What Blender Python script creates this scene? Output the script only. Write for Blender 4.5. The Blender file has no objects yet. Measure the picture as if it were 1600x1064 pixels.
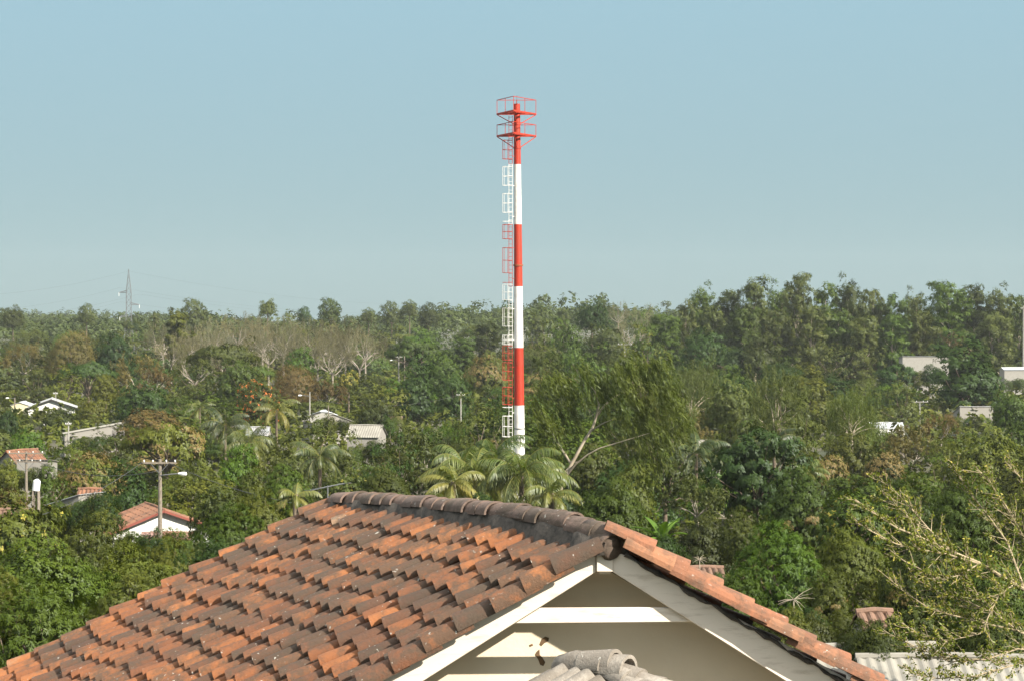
import bpy, math, random
import numpy as np
from mathutils import Vector, Matrix

R = math.radians
scn = bpy.context.scene
rng = np.random.default_rng(7)
random.seed(7)

# ------------------------------------------------------------------ camera, sky, sun, exposure
F, CX, CY = 3000.0, 800.0, 532.0          # focal length in photo pixels
PITCH = math.atan(37 / F)
CAMZ = 18.0
cam_d = bpy.data.cameras.new('camera'); cam = bpy.data.objects.new('camera', cam_d)
scn.collection.objects.link(cam); scn.camera = cam
cam_d.sensor_width = 36; cam_d.lens = 36 * F / 1600
cam_d.clip_start = 0.5; cam_d.clip_end = 9000
cam.location = (0, 0, CAMZ); cam.rotation_euler = (math.pi / 2 - PITCH, 0, 0)

SUN = Vector((.64, -.53, .57)).normalized()          # towards the sun
w = bpy.data.worlds.new('World'); scn.world = w; w.use_nodes = True
nt = w.node_tree; nt.nodes.clear()
sky = nt.nodes.new('ShaderNodeTexSky'); sky.sky_type = 'NISHITA'; sky.sun_disc = False
sky.sun_elevation = math.asin(SUN.z); sky.sun_rotation = math.atan2(SUN.x, SUN.y)
sky.altitude = 0; sky.air_density = 1.0; sky.dust_density = 0.15; sky.ozone_density = 2.6
bg = nt.nodes.new('ShaderNodeBackground'); bg.inputs['Strength'].default_value = 0.085
wo = nt.nodes.new('ShaderNodeOutputWorld')
tcs = nt.nodes.new('ShaderNodeTexCoord'); sx_ = nt.nodes.new('ShaderNodeSeparateXYZ'); nt.links.new(tcs.outputs['Generated'], sx_.inputs[0])
hz = nt.nodes.new('ShaderNodeValToRGB'); nt.links.new(sx_.outputs[2], hz.inputs[0])          # dusty dry-season air: pale, even, slightly green blue
for e_, (p_, c_) in zip([hz.color_ramp.elements[0], hz.color_ramp.elements[1], hz.color_ramp.elements.new(.06), hz.color_ramp.elements.new(.17)], [(0., (.116, .163, .170)), (.42, (.022, .048, .095)), (.06, (.121, .176, .191)), (.17, (.125, .197, .229))]):
    e_.position = p_; e_.color = (*c_, 1)
sc_ = nt.nodes.new('ShaderNodeVectorMath'); sc_.operation = 'SCALE'; nt.links.new(hz.outputs[0], sc_.inputs[0]); sc_.inputs['Scale'].default_value = 1 / .085
mx_ = nt.nodes.new('ShaderNodeMix'); mx_.data_type = 'RGBA'; mx_.inputs[0].default_value = .97
nt.links.new(sky.outputs[0], mx_.inputs[6]); nt.links.new(sc_.outputs[0], mx_.inputs[7]); nt.links.new(mx_.outputs[2], bg.inputs[0]); nt.links.new(bg.outputs[0], wo.inputs[0])
sd = bpy.data.lights.new('sun', 'SUN'); sd.energy = 5.0; sd.angle = R(0.55); sd.color = (1.0, .93, .82)
so = bpy.data.objects.new('sun', sd); scn.collection.objects.link(so)
so.rotation_euler = SUN.to_track_quat('Z', 'Y').to_euler(); so.location = (60, -60, 90)
scn.view_settings.view_transform = 'Standard'; scn.view_settings.look = 'None'
scn.view_settings.exposure = 1.5; scn.view_settings.gamma = 1.0; scn.view_settings.use_curve_mapping = False
scn.render.engine = 'CYCLES'
scn.cycles.max_bounces = 5; scn.cycles.diffuse_bounces = 2; scn.cycles.transmission_bounces = 3
scn.cycles.volume_bounces = 0; scn.cycles.glossy_bounces = 2

def at(px, py, Y):
    """world point at depth Y seen at photo pixel px,py"""
    u, v = (px - CX) / F, (CY - py) / F
    c, s = math.cos(PITCH), math.sin(PITCH)
    d = (u, c + v * s, -s + v * c)
    k = Y / d[1]
    return Vector((d[0] * k, Y, CAMZ + d[2] * k))

GY = [0, 25, 55, 75, 100, 140, 170, 5000]; GZ = [8, 8, 5.8, 4.6, 2.6, 0, 0, 0]
def zg(y): return float(np.interp(y, GY, GZ))

# ------------------------------------------------------------------ helpers
def tag(o, label=None, cat=None, group=None, kind=None):
    if label: o['label'] = label
    if cat: o['category'] = cat
    if group: o['group'] = group
    if kind: o['kind'] = kind
    return o
def link(o, parent=None):
    scn.collection.objects.link(o)
    if parent is not None: o.parent = parent
    return o
def thing(name, label, cat, loc=(0, 0, 0), rz=0, group=None):
    o = bpy.data.objects.new(name, None); o.empty_display_size = .3
    link(o); o.location = loc; o.rotation_euler = (0, 0, rz)
    return tag(o, label, cat, group)

class MB:
    def __init__(s): s.V = []; s.Q = []; s.T = []; s.A = []; s.B = []; s.n = 0
    def add(s, v, q=None, t=None, rnd=0.5, bl=0.0):
        v = np.asarray(v, float).reshape(-1, 3); m = len(v)
        if q is not None and len(q): s.Q.append(np.asarray(q, int).reshape(-1, 4) + s.n)
        if t is not None and len(t): s.T.append(np.asarray(t, int).reshape(-1, 3) + s.n)
        s.V.append(v); s.A.append(np.broadcast_to(np.asarray(rnd, float), (m,))); s.B.append(np.broadcast_to(np.asarray(bl, float), (m,)))
        s.n += m; return s
    def mesh(s, name, smooth=False):
        V = np.concatenate(s.V); Q = np.concatenate(s.Q) if s.Q else np.zeros((0, 4), int); T = np.concatenate(s.T) if s.T else np.zeros((0, 3), int)
        me = bpy.data.meshes.new(name)
        me.vertices.add(len(V)); me.vertices.foreach_set('co', V.astype(np.float32).ravel())
        L = np.concatenate([Q.ravel(), T.ravel()]).astype(np.int32)
        me.loops.add(len(L)); me.loops.foreach_set('vertex_index', L)
        st = np.concatenate([np.arange(len(Q)) * 4, len(Q) * 4 + np.arange(len(T)) * 3]).astype(np.int32)
        me.polygons.add(len(st)); me.polygons.foreach_set('loop_start', st)
        try: me.polygons.foreach_set('loop_total', np.concatenate([np.full(len(Q), 4), np.full(len(T), 3)]).astype(np.int32))
        except Exception: pass
        me.update(calc_edges=True); me.validate()
        if len(me.vertices) == len(V):
            a = me.attributes.new('rnd', 'FLOAT', 'POINT'); a.data.foreach_set('value', np.concatenate(s.A).astype(np.float32))
            b = me.attributes.new('bl', 'FLOAT', 'POINT'); b.data.foreach_set('value', np.concatenate(s.B).astype(np.float32))
        me.polygons.foreach_set('use_smooth', np.full(len(me.polygons), bool(smooth)))
        return me
    def build(s, name, mat, parent=None, smooth=False):
        me = s.mesh(name, smooth); me.materials.append(mat)
        return link(bpy.data.objects.new(name, me), parent)
    # shapes
    def box(s, c, d, rz=0, rnd=.5, M=None):
        v = np.array([(x, y, z) for z in (-.5, .5) for y in (-.5, .5) for x in (-.5, .5)]) * np.array(d)
        if rz: 
            a, b = math.cos(rz), math.sin(rz); v = np.stack([v[:, 0] * a - v[:, 1] * b, v[:, 0] * b + v[:, 1] * a, v[:, 2]], 1)
        if M is not None: v = v @ np.array(M).T
        return s.add(v + np.array(c), [(0, 2, 3, 1), (4, 5, 7, 6), (0, 1, 5, 4), (2, 6, 7, 3), (0, 4, 6, 2), (1, 3, 7, 5)], rnd=rnd)
    def beam(s, p0, p1, w_, h_, up=(0, 0, 1), rnd=.5):
        p0, p1 = np.array(p0, float), np.array(p1, float); a = p1 - p0; L = np.linalg.norm(a); a /= L
        b = np.cross(up, a); b /= np.linalg.norm(b); n = np.cross(a, b)
        return s.box((p0 + p1) / 2, (L, w_, h_), M=np.stack([a, b, n], 1), rnd=rnd)
    def tube(s, P, rad, n=8, rnd=.5, cap=True, bl=0.):
        P = np.array(P, float); k = len(P); rad = np.broadcast_to(np.asarray(rad, float), (k,))
        T = np.gradient(P, axis=0); T /= np.linalg.norm(T, axis=1)[:, None] + 1e-9
        ref = np.array([1., 0, 0]) if abs(T[0][0]) < .8 else np.array([0, 1., 0])
        V = []
        for i in range(k):
            b = np.cross(T[i], ref); b /= np.linalg.norm(b); c = np.cross(T[i], b); ref = -np.cross(T[i], b) if False else ref
            th = np.arange(n) * 2 * math.pi / n
            V.append(P[i] + rad[i] * (np.cos(th)[:, None] * b + np.sin(th)[:, None] * c))
        V = np.concatenate(V); q = []
        for i in range(k - 1):
            for j in range(n): q.append((i * n + j, i * n + (j + 1) % n, (i + 1) * n + (j + 1) % n, (i + 1) * n + j))
        t = []
        if cap:
            V = np.concatenate([V, P[:1], P[-1:]]); m = k * n
            for j in range(n): t += [(m, (j + 1) % n, j), (m + 1, (k - 1) * n + j, (k - 1) * n + (j + 1) % n)]
        return s.add(V, q, t, rnd=rnd, bl=bl)
    def segs(s, P0, P1, r0, r1, n=3, rnd=.5):
        P0, P1 = np.array(P0, float), np.array(P1, float); N = len(P0); r0 = np.asarray(r0, float).reshape(-1, 1); r1 = np.asarray(r1, float).reshape(-1, 1)
        a = P1 - P0; a /= np.linalg.norm(a, axis=1)[:, None] + 1e-9
        ref = np.where(np.abs(a[:, 2:3]) < .9, np.array([[0, 0, 1.]]), np.array([[1., 0, 0]]))
        b = np.cross(a, ref); b /= np.linalg.norm(b, axis=1)[:, None]; c = np.cross(a, b)
        V = np.zeros((N, 2 * n, 3)); q = []
        for j in range(n):
            th = 2 * math.pi * j / n; d = math.cos(th) * b + math.sin(th) * c
            V[:, j] = P0 + r0 * d; V[:, n + j] = P1 + r1 * d; q.append((j, (j + 1) % n, n + (j + 1) % n, n + j))
        q = np.array(q)[None] + (np.arange(N) * 2 * n)[:, None, None]
        return s.add(V.reshape(-1, 3), q.reshape(-1, 4), rnd=rnd)
    def leaves(s, C, Nn, A, L, W, rnd, bl=0.):
        """diamond leaves: centre, normal, long axis, length, width"""
        A = A - (A * Nn).sum(1)[:, None] * Nn; A /= np.linalg.norm(A, axis=1)[:, None] + 1e-9
        S = np.cross(Nn, A); L = np.asarray(L).reshape(-1, 1); W = np.asarray(W).reshape(-1, 1)
        V = np.stack([C - A * L / 2, C + S * W / 2, C + A * L / 2, C - S * W / 2], 1).reshape(-1, 3)
        return s.add(V, np.arange(len(V)).reshape(-1, 4), rnd=np.repeat(rnd, 4), bl=np.repeat(np.broadcast_to(bl, (len(C),)), 4))

def unit(v): return v / (np.linalg.norm(v, axis=-1, keepdims=True) + 1e-9)
def rdir(n): return unit(rng.normal(size=(n, 3)))

# ------------------------------------------------------------------ materials
ALB = .69          # every surface colour below is scaled by this
class N:
    def __init__(s, name):
        s.m = bpy.data.materials.new(name); s.m.use_nodes = True; s.t = s.m.node_tree; s.t.nodes.clear()
        s.out = s.t.nodes.new('ShaderNodeOutputMaterial')
    def n(s, typ, ins=None, **kw):
        nd = s.t.nodes.new('ShaderNode' + typ)
        for k, v in kw.items(): setattr(nd, k, v)
        for k, v in (ins or {}).items():
            if isinstance(v, bpy.types.NodeSocket): s.t.links.new(v, nd.inputs[k])
            else: nd.inputs[k].default_value = v
        return nd
    def mix(s, f, a, b, mode='MIX'):
        nd = s.t.nodes.new('ShaderNodeMix'); nd.data_type = 'RGBA'; nd.blend_type = mode
        for i, v in ((0, f), (6, a), (7, b)):
            if isinstance(v, bpy.types.NodeSocket): s.t.links.new(v, nd.inputs[i])
            else: nd.inputs[i].default_value = v if i == 0 else (tuple(v) + (1,) if len(v) == 3 else v)
        return nd.outputs[2]
    def math(s, op, a, b=0.0, clamp=False):
        return s.n('Math', {0: a, 1: b}, operation=op, use_clamp=clamp).outputs[0]
    def noise(s, scale, detail=3, rough=.6, vec=None, kind='Object'):
        if vec is None: vec = s.n('TexCoord').outputs[kind]
        return s.n('TexNoise', {'Scale': scale, 'Detail': detail, 'Roughness': rough, 'Vector': vec}).outputs[0]
    def ramp(s, f, stops):
        nd = s.n('ValToRGB', {0: f}); cr = nd.color_ramp
        while len(cr.elements) < len(stops): cr.elements.new(.5)
        for e, (p, c) in zip(cr.elements, stops): e.position = p; e.color = (tuple(c) + (1,)) if not isinstance(c, float) else (c, c, c, 1)
        return nd.outputs[0]
    def attr(s, name): return s.n('Attribute', attribute_name=name).outputs['Fac']
    def bsdf(s, col, rough=.8, bump=None, bd=.1, bs=.5, metal=0., spec=.3):
        if not isinstance(col, bpy.types.NodeSocket): col = tuple(x * ALB for x in col)
        else: col = s.mix(1., col, (ALB, ALB, ALB), 'MULTIPLY')
        ins = {'Base Color': col if isinstance(col, bpy.types.NodeSocket) else tuple(col) + (1,), 'Roughness': rough, 'Metallic': metal, 'Specular IOR Level': spec}
        p = s.n('BsdfPrincipled', ins)
        if bump is not None:
            b = s.n('Bump', {'Height': bump, 'Strength': bs, 'Distance': bd}); s.t.links.new(b.outputs[0], p.inputs['Normal'])
        s.t.links.new(p.outputs[0], s.out.inputs[0]); return s.m

def mat_leaf(name, col2=(.35, .2, .06), shape=.22, gloss=.012):
    m = N(name); oi = m.n('ObjectInfo'); r = m.attr('rnd'); bl = m.attr('bl')
    c = m.mix(r, (.70, .76, .70), (1.26, 1.20, 1.0))
    nz = m.noise(.35, 2)
    c = m.mix(m.ramp(nz, [(.35, 0.), (.65, 1.)]), c, m.mix(1., c, (1.15, 1.06, .8), 'MULTIPLY'))
    c = m.mix(1., c, oi.outputs['Color'], 'MULTIPLY'); c = m.mix(1., c, (.66, .70, .56), 'MULTIPLY')
    c = m.mix(bl, c, col2)
    d = m.n('BsdfDiffuse', {0: c}); t = m.n('BsdfTranslucent', {0: m.mix(1., c, (1.1, 1.25, .55), 'MULTIPLY')})
    g = m.n('BsdfGlossy', {0: (.9, .95, 1, 1), 1: .5})
    x = m.n('MixShader', {0: shape, 1: d.outputs[0], 2: t.outputs[0]})
    y = m.n('MixShader', {0: gloss, 1: x.outputs[0], 2: g.outputs[0]})
    m.t.links.new(y.outputs[0], m.out.inputs[0]); return m.m

def mat_bark(name, a, b, sc=3.):
    m = N(name); nz = m.noise(sc, 5, .65); return m.bsdf(m.mix(m.ramp(nz, [(.3, 0.), (.7, 1.)]), a, b), .9, nz, .05)
def mat_plain(name, col, rough=.6, metal=0., dirt=None, sc=2., amt=.5, spec=.3, bump=None):
    m = N(name); nz = m.noise(sc, 6, .65)
    c = m.mix(m.math('MULTIPLY', m.ramp(nz, [(.42, 0.), (.72, 1.)]), amt), col, dirt or tuple(x * .6 for x in col))
    return m.bsdf(c, rough, nz if bump else None, bump or .1, .4, metal, spec)

def mat_tile(name, cols, moss=.6, spots=True, dark=1.0):
    m = N(name); r = m.attr('rnd'); tc = m.n('TexCoord').outputs['Object']
    n0 = m.noise(.9, 5, .7, tc); c = m.ramp(m.math('ADD', m.math('MULTIPLY', r, .72), m.math('MULTIPLY', m.math('SUBTRACT', n0, .36), .9)), cols)
    n1 = m.noise(1.3, 4, .6, tc); n2 = m.noise(9, 5, .7, tc); n3 = m.noise(45, 4, .7, tc)
    mo = m.math('MULTIPLY', m.ramp(m.math('ADD', m.math('MULTIPLY', n1, .5), m.math('MULTIPLY', n2, .5)), [(.44, 0.), (.56, 1.)]), moss)
    c = m.mix(mo, c, m.mix(n3, (.040, .031, .023), (.13, .098, .066)))
    c = m.mix(m.math('MULTIPLY', n3, .55), c, m.mix(1., c, (.55, .5, .48), 'MULTIPLY'))
    if spots:
        n4 = m.noise(22, 2, .5, tc); n5 = m.noise(2.2, 2, .5, tc)
        sp = m.math('MULTIPLY', m.ramp(n4, [(.68, 0.), (.73, 1.)]), m.ramp(n5, [(.45, .15), (.62, .75)]))
        c = m.mix(sp, c, (.50, .48, .42))
    return m.bsdf(c, .88, n3, .012, .7)

TILE = mat_tile('terracotta_tile', [(0., (.075, .048, .034)), (.25, (.130, .068, .041)), (.42, (.18, .076, .038)), (.62, (.275, .105, .042)), (.88, (.385, .150, .054)), (1., (.32, .24, .16))], moss=.78)
TILE_R = mat_tile('orange_tile', [(0., (.19, .095, .058)), (.5, (.33, .135, .068)), (1., (.38, .20, .11))], moss=.65)
CAPM = mat_tile('ridge_tile', [(0., (.11, .092, .078)), (.5, (.18, .125, .100)), (.8, (.235, .16, .125)), (1., (.30, .26, .21))], moss=.85)
GREYT = mat_tile('grey_tile', [(0., (.24, .21, .17)), (1., (.44, .40, .34))], moss=.42)
FARTILE = mat_tile('far_tile', [(0., (.19, .09, .055)), (1., (.33, .155, .085))], moss=.55, spots=False)
BROWNTILE = mat_tile('brown_tile', [(0., (.15, .09, .06)), (1., (.27, .16, .11))], moss=.45, spots=False)
MORTAR = mat_plain('mortar', (.10, .085, .070), .95, dirt=(.025, .024, .022), sc=11, amt=1.0, bump=.05)
def mat_wall():
    m = N('cream_plaster'); tc = m.n('TexCoord').outputs['Object']
    n1 = m.noise(.8, 5, .65, tc); n2 = m.noise(30, 3, .6, tc); n3 = m.noise(5, 3, .6, tc)
    c = m.mix(m.ramp(n1, [(.45, 0.), (.75, .55)]), (.88, .745, .56), (.72, .56, .38))
    c = m.mix(m.ramp(n3, [(.70, 0.), (.74, .7)]), c, (.33, .24, .14))
    return m.bsdf(c, .85, n2, .004, .5)
WALL = mat_wall()
m_ = N('painted_timber'); nz_ = m_.noise(3, 6, .7, m_.n('Mapping', {0: m_.n('TexCoord').outputs['Object'], 'Scale': (1, 1, 6)}).outputs[0])
PAINT = m_.bsdf(m_.mix(m_.ramp(nz_, [(.53, 0.), (.80, .8)]), (.84, .735, .615), (.40, .31, .22)), .65, nz_, .004, .4)
BARK = mat_bark('bark', (.09, .065, .045), (.20, .155, .11))
PALEBARK = mat_bark('pale_bark', (.27, .22, .15), (.50, .43, .33), 1.2)
TWIG = mat_bark('twig', (.20, .17, .13), (.40, .35, .28), .5)
LEAF = mat_leaf('leaf')
LEAF_BLOOM = mat_leaf('leaf_bloom', (.135, .098, .032))
LEAF_FLAME = mat_leaf('leaf_flame', (.44, .13, .035))
LEAF_YEL = mat_leaf('leaf_yellow', (.23, .20, .035))
FROND = mat_leaf('frond', (.20, .17, .03), .35, .03)
METAL = mat_plain('corrugated_metal', (.36, .37, .37), .5, .25, dirt=(.22, .17, .13), sc=.8, amt=.6)
METALW = mat_plain('bright_metal', (.45, .47, .48), .45, .2, dirt=(.38, .34, .29), sc=.6, amt=.5)
RUST = mat_plain('rusty_metal', (.27, .13, .09), .75, .1, dirt=(.30, .27, .25), sc=.5, amt=.7)
CEMENTR = mat_plain('cement_sheet', (.27, .255, .215), .9, dirt=(.17, .155, .13), sc=.7, amt=.8, bump=.02)
WHITEW = mat_plain('white_wall', (.74, .73, .68), .8, dirt=(.50, .47, .40), sc=.7, amt=.5)
GREYW = mat_plain('grey_wall', (.27, .255, .225), .9, dirt=(.25, .22, .19), sc=.9, amt=.6)
CREAMW = mat_plain('cream_wall', (.72, .64, .40), .8, sc=.7, amt=.3)
DARK = mat_plain('dark_opening', (.03, .028, .025), .6)
REDP = mat_plain('red_fascia', (.22, .06, .04), .6)
BLUEP = mat_plain('blue_paint', (.10, .25, .42), .6)
TIMBER = mat_bark('weathered_timber', (.15, .125, .095), (.27, .23, .18), 6)
CONC = mat_plain('concrete', (.33, .315, .28), .9, dirt=(.22, .20, .17), sc=2, amt=.5)
GALV = mat_plain('galvanised_steel', (.17, .175, .175), .5, .4, sc=2, amt=.3)
WHITEP = mat_plain('white_plastic', (.78, .78, .76), .5, sc=2, amt=.2)
CABLE = mat_plain('black_cable', (.05, .05, .05), .6)
SREDM = mat_plain('red_steel', (.44, .032, .012), .5, dirt=(.30, .045, .02), sc=2.2, amt=.8)
SWHITE = mat_plain('white_steel', (.80, .78, .74), .5, dirt=(.50, .44, .36), sc=1.6, amt=.6)
RUSTF = mat_plain('rusty_flange', (.30, .10, .04), .8, sc=8, amt=.5)

# ------------------------------------------------------------------ ground
def build_ground():
    ys = np.concatenate([np.linspace(-80, 160, 61), np.geomspace(170, 8000, 60)])
    xs = np.linspace(-1, 1, 61); xs = np.sign(xs) * np.abs(xs) ** 1.6
    V = []
    for y in ys:
        wd = 120 + max(y, 0) * .8
        for x in xs:
            X = x * wd; z = zg(max(y, 0))
            z += .25 * math.sin(X * .11 + y * .05) * math.sin(y * .07 + 1.3) if y > 60 else 0
            V.append((X, y, z - .15))
    n = len(xs); q = [(i * n + j, i * n + j + 1, (i + 1) * n + j + 1, (i + 1) * n + j) for i in range(len(ys) - 1) for j in range(n - 1)]
    m = N('ground_soil'); n1 = m.noise(.05, 6, .6); n2 = m.noise(1.2, 5, .7)
    c = m.mix(m.ramp(n1, [(.42, 0.), (.58, 1.)]), (.035, .045, .018), (.12, .095, .06))
    c = m.mix(n2, c, (.05, .055, .025))
    mb = MB(); mb.add(V, q); o = mb.build('ground', m.bsdf(c, .95, n2, .1), smooth=True); tag(o, kind='structure')
build_ground()

# ------------------------------------------------------------------ the tiled house in front
D1 = 16.7
RU = np.array([-.5446, .8387, 0.])                        # direction of the ridge in plan
P0 = np.array([.863, D1, 0.])
def capz(L): return CAMZ + float(np.interp(L, [-.2, 0, .24, .737, 1.585, 2.748, 4.04, 4.9, 5.2], [-1.90, -1.893, -1.803, -1.761, -1.755, -1.792, -1.842, -1.893, -1.90]))
def tilez(L): return CAMZ + float(np.interp(L, [-.2, 0, .7, 1.6, 2.7, 4.9, 5.2], [-1.985, -1.985, -1.99, -1.96, -1.97, -2.02, -2.03]))
def ridge(L, z): p = P0 + RU * L; p[2] = z; return p
def slope_dir(L, side):
    a = R(float(np.interp(L, [0, 4.9], [29.9, 27.2]))) if side < 0 else R(30.4)
    return np.array([side * math.cos(a), 0, -math.sin(a)])
def sag(L, t): return -.05 * math.sin(min(max(t / 5.5, 0), 1) * math.pi) * (.6 + .4 * math.sin(L * 1.7 + 1))

def tile_template(Lt=.44, r0=.070, r1=.090, th=.013, na=8, nl=2, arch=math.pi):
    V = []; q = []
    for sh in (0, 1):
        for i in range(nl + 1):
            f = i / nl; r = r0 + (r1 - r0) * f - sh * th
            for j in range(na + 1):
                a = (math.pi - arch) / 2 + arch * j / na
                V.append((f * Lt, math.cos(a) * r, math.sin(a) * r * .82))
    m = na + 1; s1 = m * (nl + 1)
    for i in range(nl):
        for j in range(na):
            a, b, c, d = i * m + j, i * m + j + 1, (i + 1) * m + j + 1, (i + 1) * m + j
            q += [(a, b, c, d), (s1 + d, s1 + c, s1 + b, s1 + a)]
    for j in range(na):
        q.append((j + 1, j, s1 + j, s1 + j + 1)); e = nl * m; q.append((e + j, e + j + 1, s1 + e + j + 1, s1 + e + j))
    for i in range(nl):
        for j in (0, na): a, b = i * m + j, (i + 1) * m + j; q.append((a, b, s1 + b, s1 + a) if j == 0 else (b, a, s1 + a, s1 + b))
    return np.array(V), q
TT = tile_template()
def put_tile(mb, p, a, n, rnd, tmpl=TT, sc=(1, 1, 1), roll=0., yaw=0., tip=0., flip=False):
    a = a / np.linalg.norm(a); n = n - a * (n @ a); n /= np.linalg.norm(n); b = np.cross(n, a)
    if yaw: a = a * math.cos(yaw) + b * math.sin(yaw); b = np.cross(n, a)
    if tip: a = a * math.cos(tip) + n * math.sin(tip); n = np.cross(a, b)
    if roll: b = b * math.cos(roll) + n * math.sin(roll); n = np.cross(a, b)
    v = tmpl[0] * np.array(sc)
    if flip: v = v * np.array([1, 1, -1])
    q = tmpl[1] if not flip else [tuple(reversed(f)) for f in tmpl[1]]
    mb.add(v[:, :1] * a + v[:, 1:2] * b + v[:, 2:] * n + p, q, rnd=rnd)

def house():
    base = P0 + RU * 2.4; base[2] = zg(17)
    root = thing('tiled_house', 'house with the big weathered orange and brown clay tile roof and cream gable in front', 'house', tuple(base), 0)
    bz = Vector(base)
    def fin(o):
        o.location = -bz; return o
    roof = MB()
    NC = 28; du = 5.12 / NC; ex = .325
    rr = np.random.default_rng(3)
    for side in (-1, 1):
        for c in range(NC + 1):
            L = -.02 + c * du
            d = slope_dir(L, side); nrm = np.cross(d, RU) * (1 if side > 0 else -1); nrm = nrm / np.linalg.norm(nrm); nrm = nrm * (1 if nrm[2] > 0 else -1)
            coff = rr.uniform(-.035, .035) + .05 * math.sin(c * .55 + 1)
            K = 20 if side < 0 else 15
            verge = (c == 0)
            if verge and side > 0: continue
            tone = rr.uniform(-.08, .08)
            for k in range(K):
                t = .04 + k * ex + coff + rr.uniform(-.03, .03)
                # ragged far verge: columns shift sideways a little
                lo = L + rr.uniform(-.016, .016)
                zr = tilez(lo)
                p = ridge(lo, zr) + d * t; p[2] += sag(lo, t)
                r_ = rr.random()
                rnd = min(max((.05 + .3 * rr.random()) if r_ < .35 else (.42 + .5 * rr.random() if r_ < .97 else .98), 0), 1) + tone * .6
                tip = .10 + rr.uniform(-.03, .035); sc = (1, rr.uniform(.95, 1.08), rr.uniform(.9, 1.12))
                if verge: sc = (1.06, 1.55, 1.5); tip = .085
                put_tile(roof, p + nrm * (.012 + (.035 if verge else 0)), d, nrm, rnd, sc=sc, yaw=rr.uniform(-.045, .045), tip=tip, roll=rr.uniform(-.12, .12))
                # pan tile between
                if c < NC:
                    lm = lo + du / 2; pm = ridge(lm, tilez(lm)) + d * (t + .12); pm[2] += sag(lm, t)
                    put_tile(roof, pm + nrm * .035, d, nrm, rr.uniform(.05, .4), flip=True, sc=(1, .95, .6), tip=.03)
            # bits of broken top tiles tucked in the mortar
        # boarding under the tiles, so no light shows between them
        for c in range(10):
            La, Lb = .07 + c * .49, .07 + (c + 1) * .49
            qs = []
            T_ = 6.2 if side < 0 else 5.0
            for Lx in (La, Lb):
                d = slope_dir(Lx, side)
                for t in (0, T_ / 2, T_):
                    p = ridge(Lx, tilez(Lx) - .03) + d * t; p[2] += sag(Lx, t); qs.append(p)
            v = qs + [p - np.array([0, 0, .03]) for p in qs]
            q = [(0, 1, 4, 3), (1, 2, 5, 4), (9, 10, 7, 6), (10, 11, 8, 7), (0, 3, 9, 6), (2, 8, 11, 5), (0, 6, 7, 1), (1, 7, 8, 2), (3, 4, 10, 9), (4, 5, 11, 10)]
            roof.add(v, q, rnd=.1)
    ro = fin(roof.build('roof', TILE, root))
    for p in ro.data.polygons: p.use_smooth = True
    try:
        for e in ro.data.edges: pass
        ro.data.set_sharp_from_angle(angle=R(40))
    except Exception: pass
    # right verge: orange tiles seen edge on, two courses deep
    rv = MB()
    for row, (L, up) in enumerate(((.03, .05), (-.05, .012))):
        d = slope_dir(0, 1); nrm = np.array([.506, 0, .862])
        for k in range(16):
            t = -.10 + k * ex + row * .15 + rr.uniform(-.02, .02)
            p = ridge(L, tilez(0)) + d * t; p[2] += .01
            put_tile(rv, p + nrm * (up + .03), d, nrm, rr.random(), sc=(1.06, 1.6, 1.6), tip=.075 + rr.uniform(-.01, .02), yaw=rr.uniform(-.06, .06), roll=rr.uniform(-.15, .15))
    fin(rv.build('verge_tiles', TILE_R, ro))
    bpy.data.objects['verge_tiles'].location = (0, 0, 0)
    md = MB(); d_ = slope_dir(0, 1); ts = np.linspace(.15, 5.0, 90)
    md.tube([ridge(.01, tilez(0) - .006 + .008 * math.sin(t * 13) + .006 * math.sin(t * 31)) + d_ * t for t in ts], [.018 + .007 * math.sin(t * 17) + .006 * math.sin(t * 41 + 1) for t in ts], 7)
    fin(md.build('verge_mortar', MORTAR, root))
    # ridge cap: mortar bed with overlapping cap tiles
    cap = MB(); Ls = np.linspace(-.02, 4.95, 46); prof = []
    for L in Ls:
        c = ridge(L, 0); side = np.array([RU[1], -RU[0], 0.])     # horizontal normal of ridge
        zt, zc = tilez(L) + .02, capz(L) - .075
        wj = .02 * math.sin(L * 9) + .012 * math.sin(L * 23 + 1)
        prof.append([c - side * (.19 + wj) + np.array([0, 0, zt - .10]), c - side * (.125 + wj * .5) + np.array([0, 0, (zt + zc) / 2 + .02]), c - side * .085 + np.array([0, 0, zc + .01]), c + side * .085 + np.array([0, 0, zc + .01]), c + side * .19 + np.array([0, 0, zt - .10])])
    Vp = np.array(prof).reshape(-1, 3); q = []
    for i in range(len(Ls) - 1):
        for j in range(4): q.append((i * 5 + j, i * 5 + j + 1, (i + 1) * 5 + j + 1, (i + 1) * 5 + j))
    q += [(0, 1, 2, 3), (0, 3, 4, 4)][:1]
    cap.add(Vp, q, t=[(0, 3, 4)])
    mob = fin(cap.build('ridge_mortar', MORTAR, root, smooth=True))
    ct = MB(); nL = 24
    for k in range(nL):
        L = 5.08 - k * .205; z = capz(L)
        p1 = ridge(L, z - .115); p2 = ridge(L - .3, capz(L - .3) - .115)
        d = p2 - p1
        put_tile(ct, p1 - np.array([0, 0, .0]), d, np.array([0, 0, 1.]), rr.uniform(.2, .95) if k != 3 else 1., tmpl=tile_template(.40, .118, .136, .022, 12), sc=(1, rr.uniform(.92, 1.08), rr.uniform(.96, 1.16)), yaw=rr.uniform(-.09, .09), tip=.025, roll=rr.uniform(-.08, .08))
    co = fin(ct.build('ridge_cap', CAPM, root, smooth=True)); co.data.set_sharp_from_angle(angle=R(40))
    pe = MB(); pe.tube([ridge(.34, capz(.34) - .10), ridge(.20, capz(.2) - .095), ridge(.06, capz(.06) - .09), ridge(-.03, capz(0) - .10)], [.11, .118, .112, .07], 14); pe.tube([ridge(-.03, capz(0) - .12), ridge(.02, tilez(0) - .03)], [.09, .11], 12)
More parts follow.
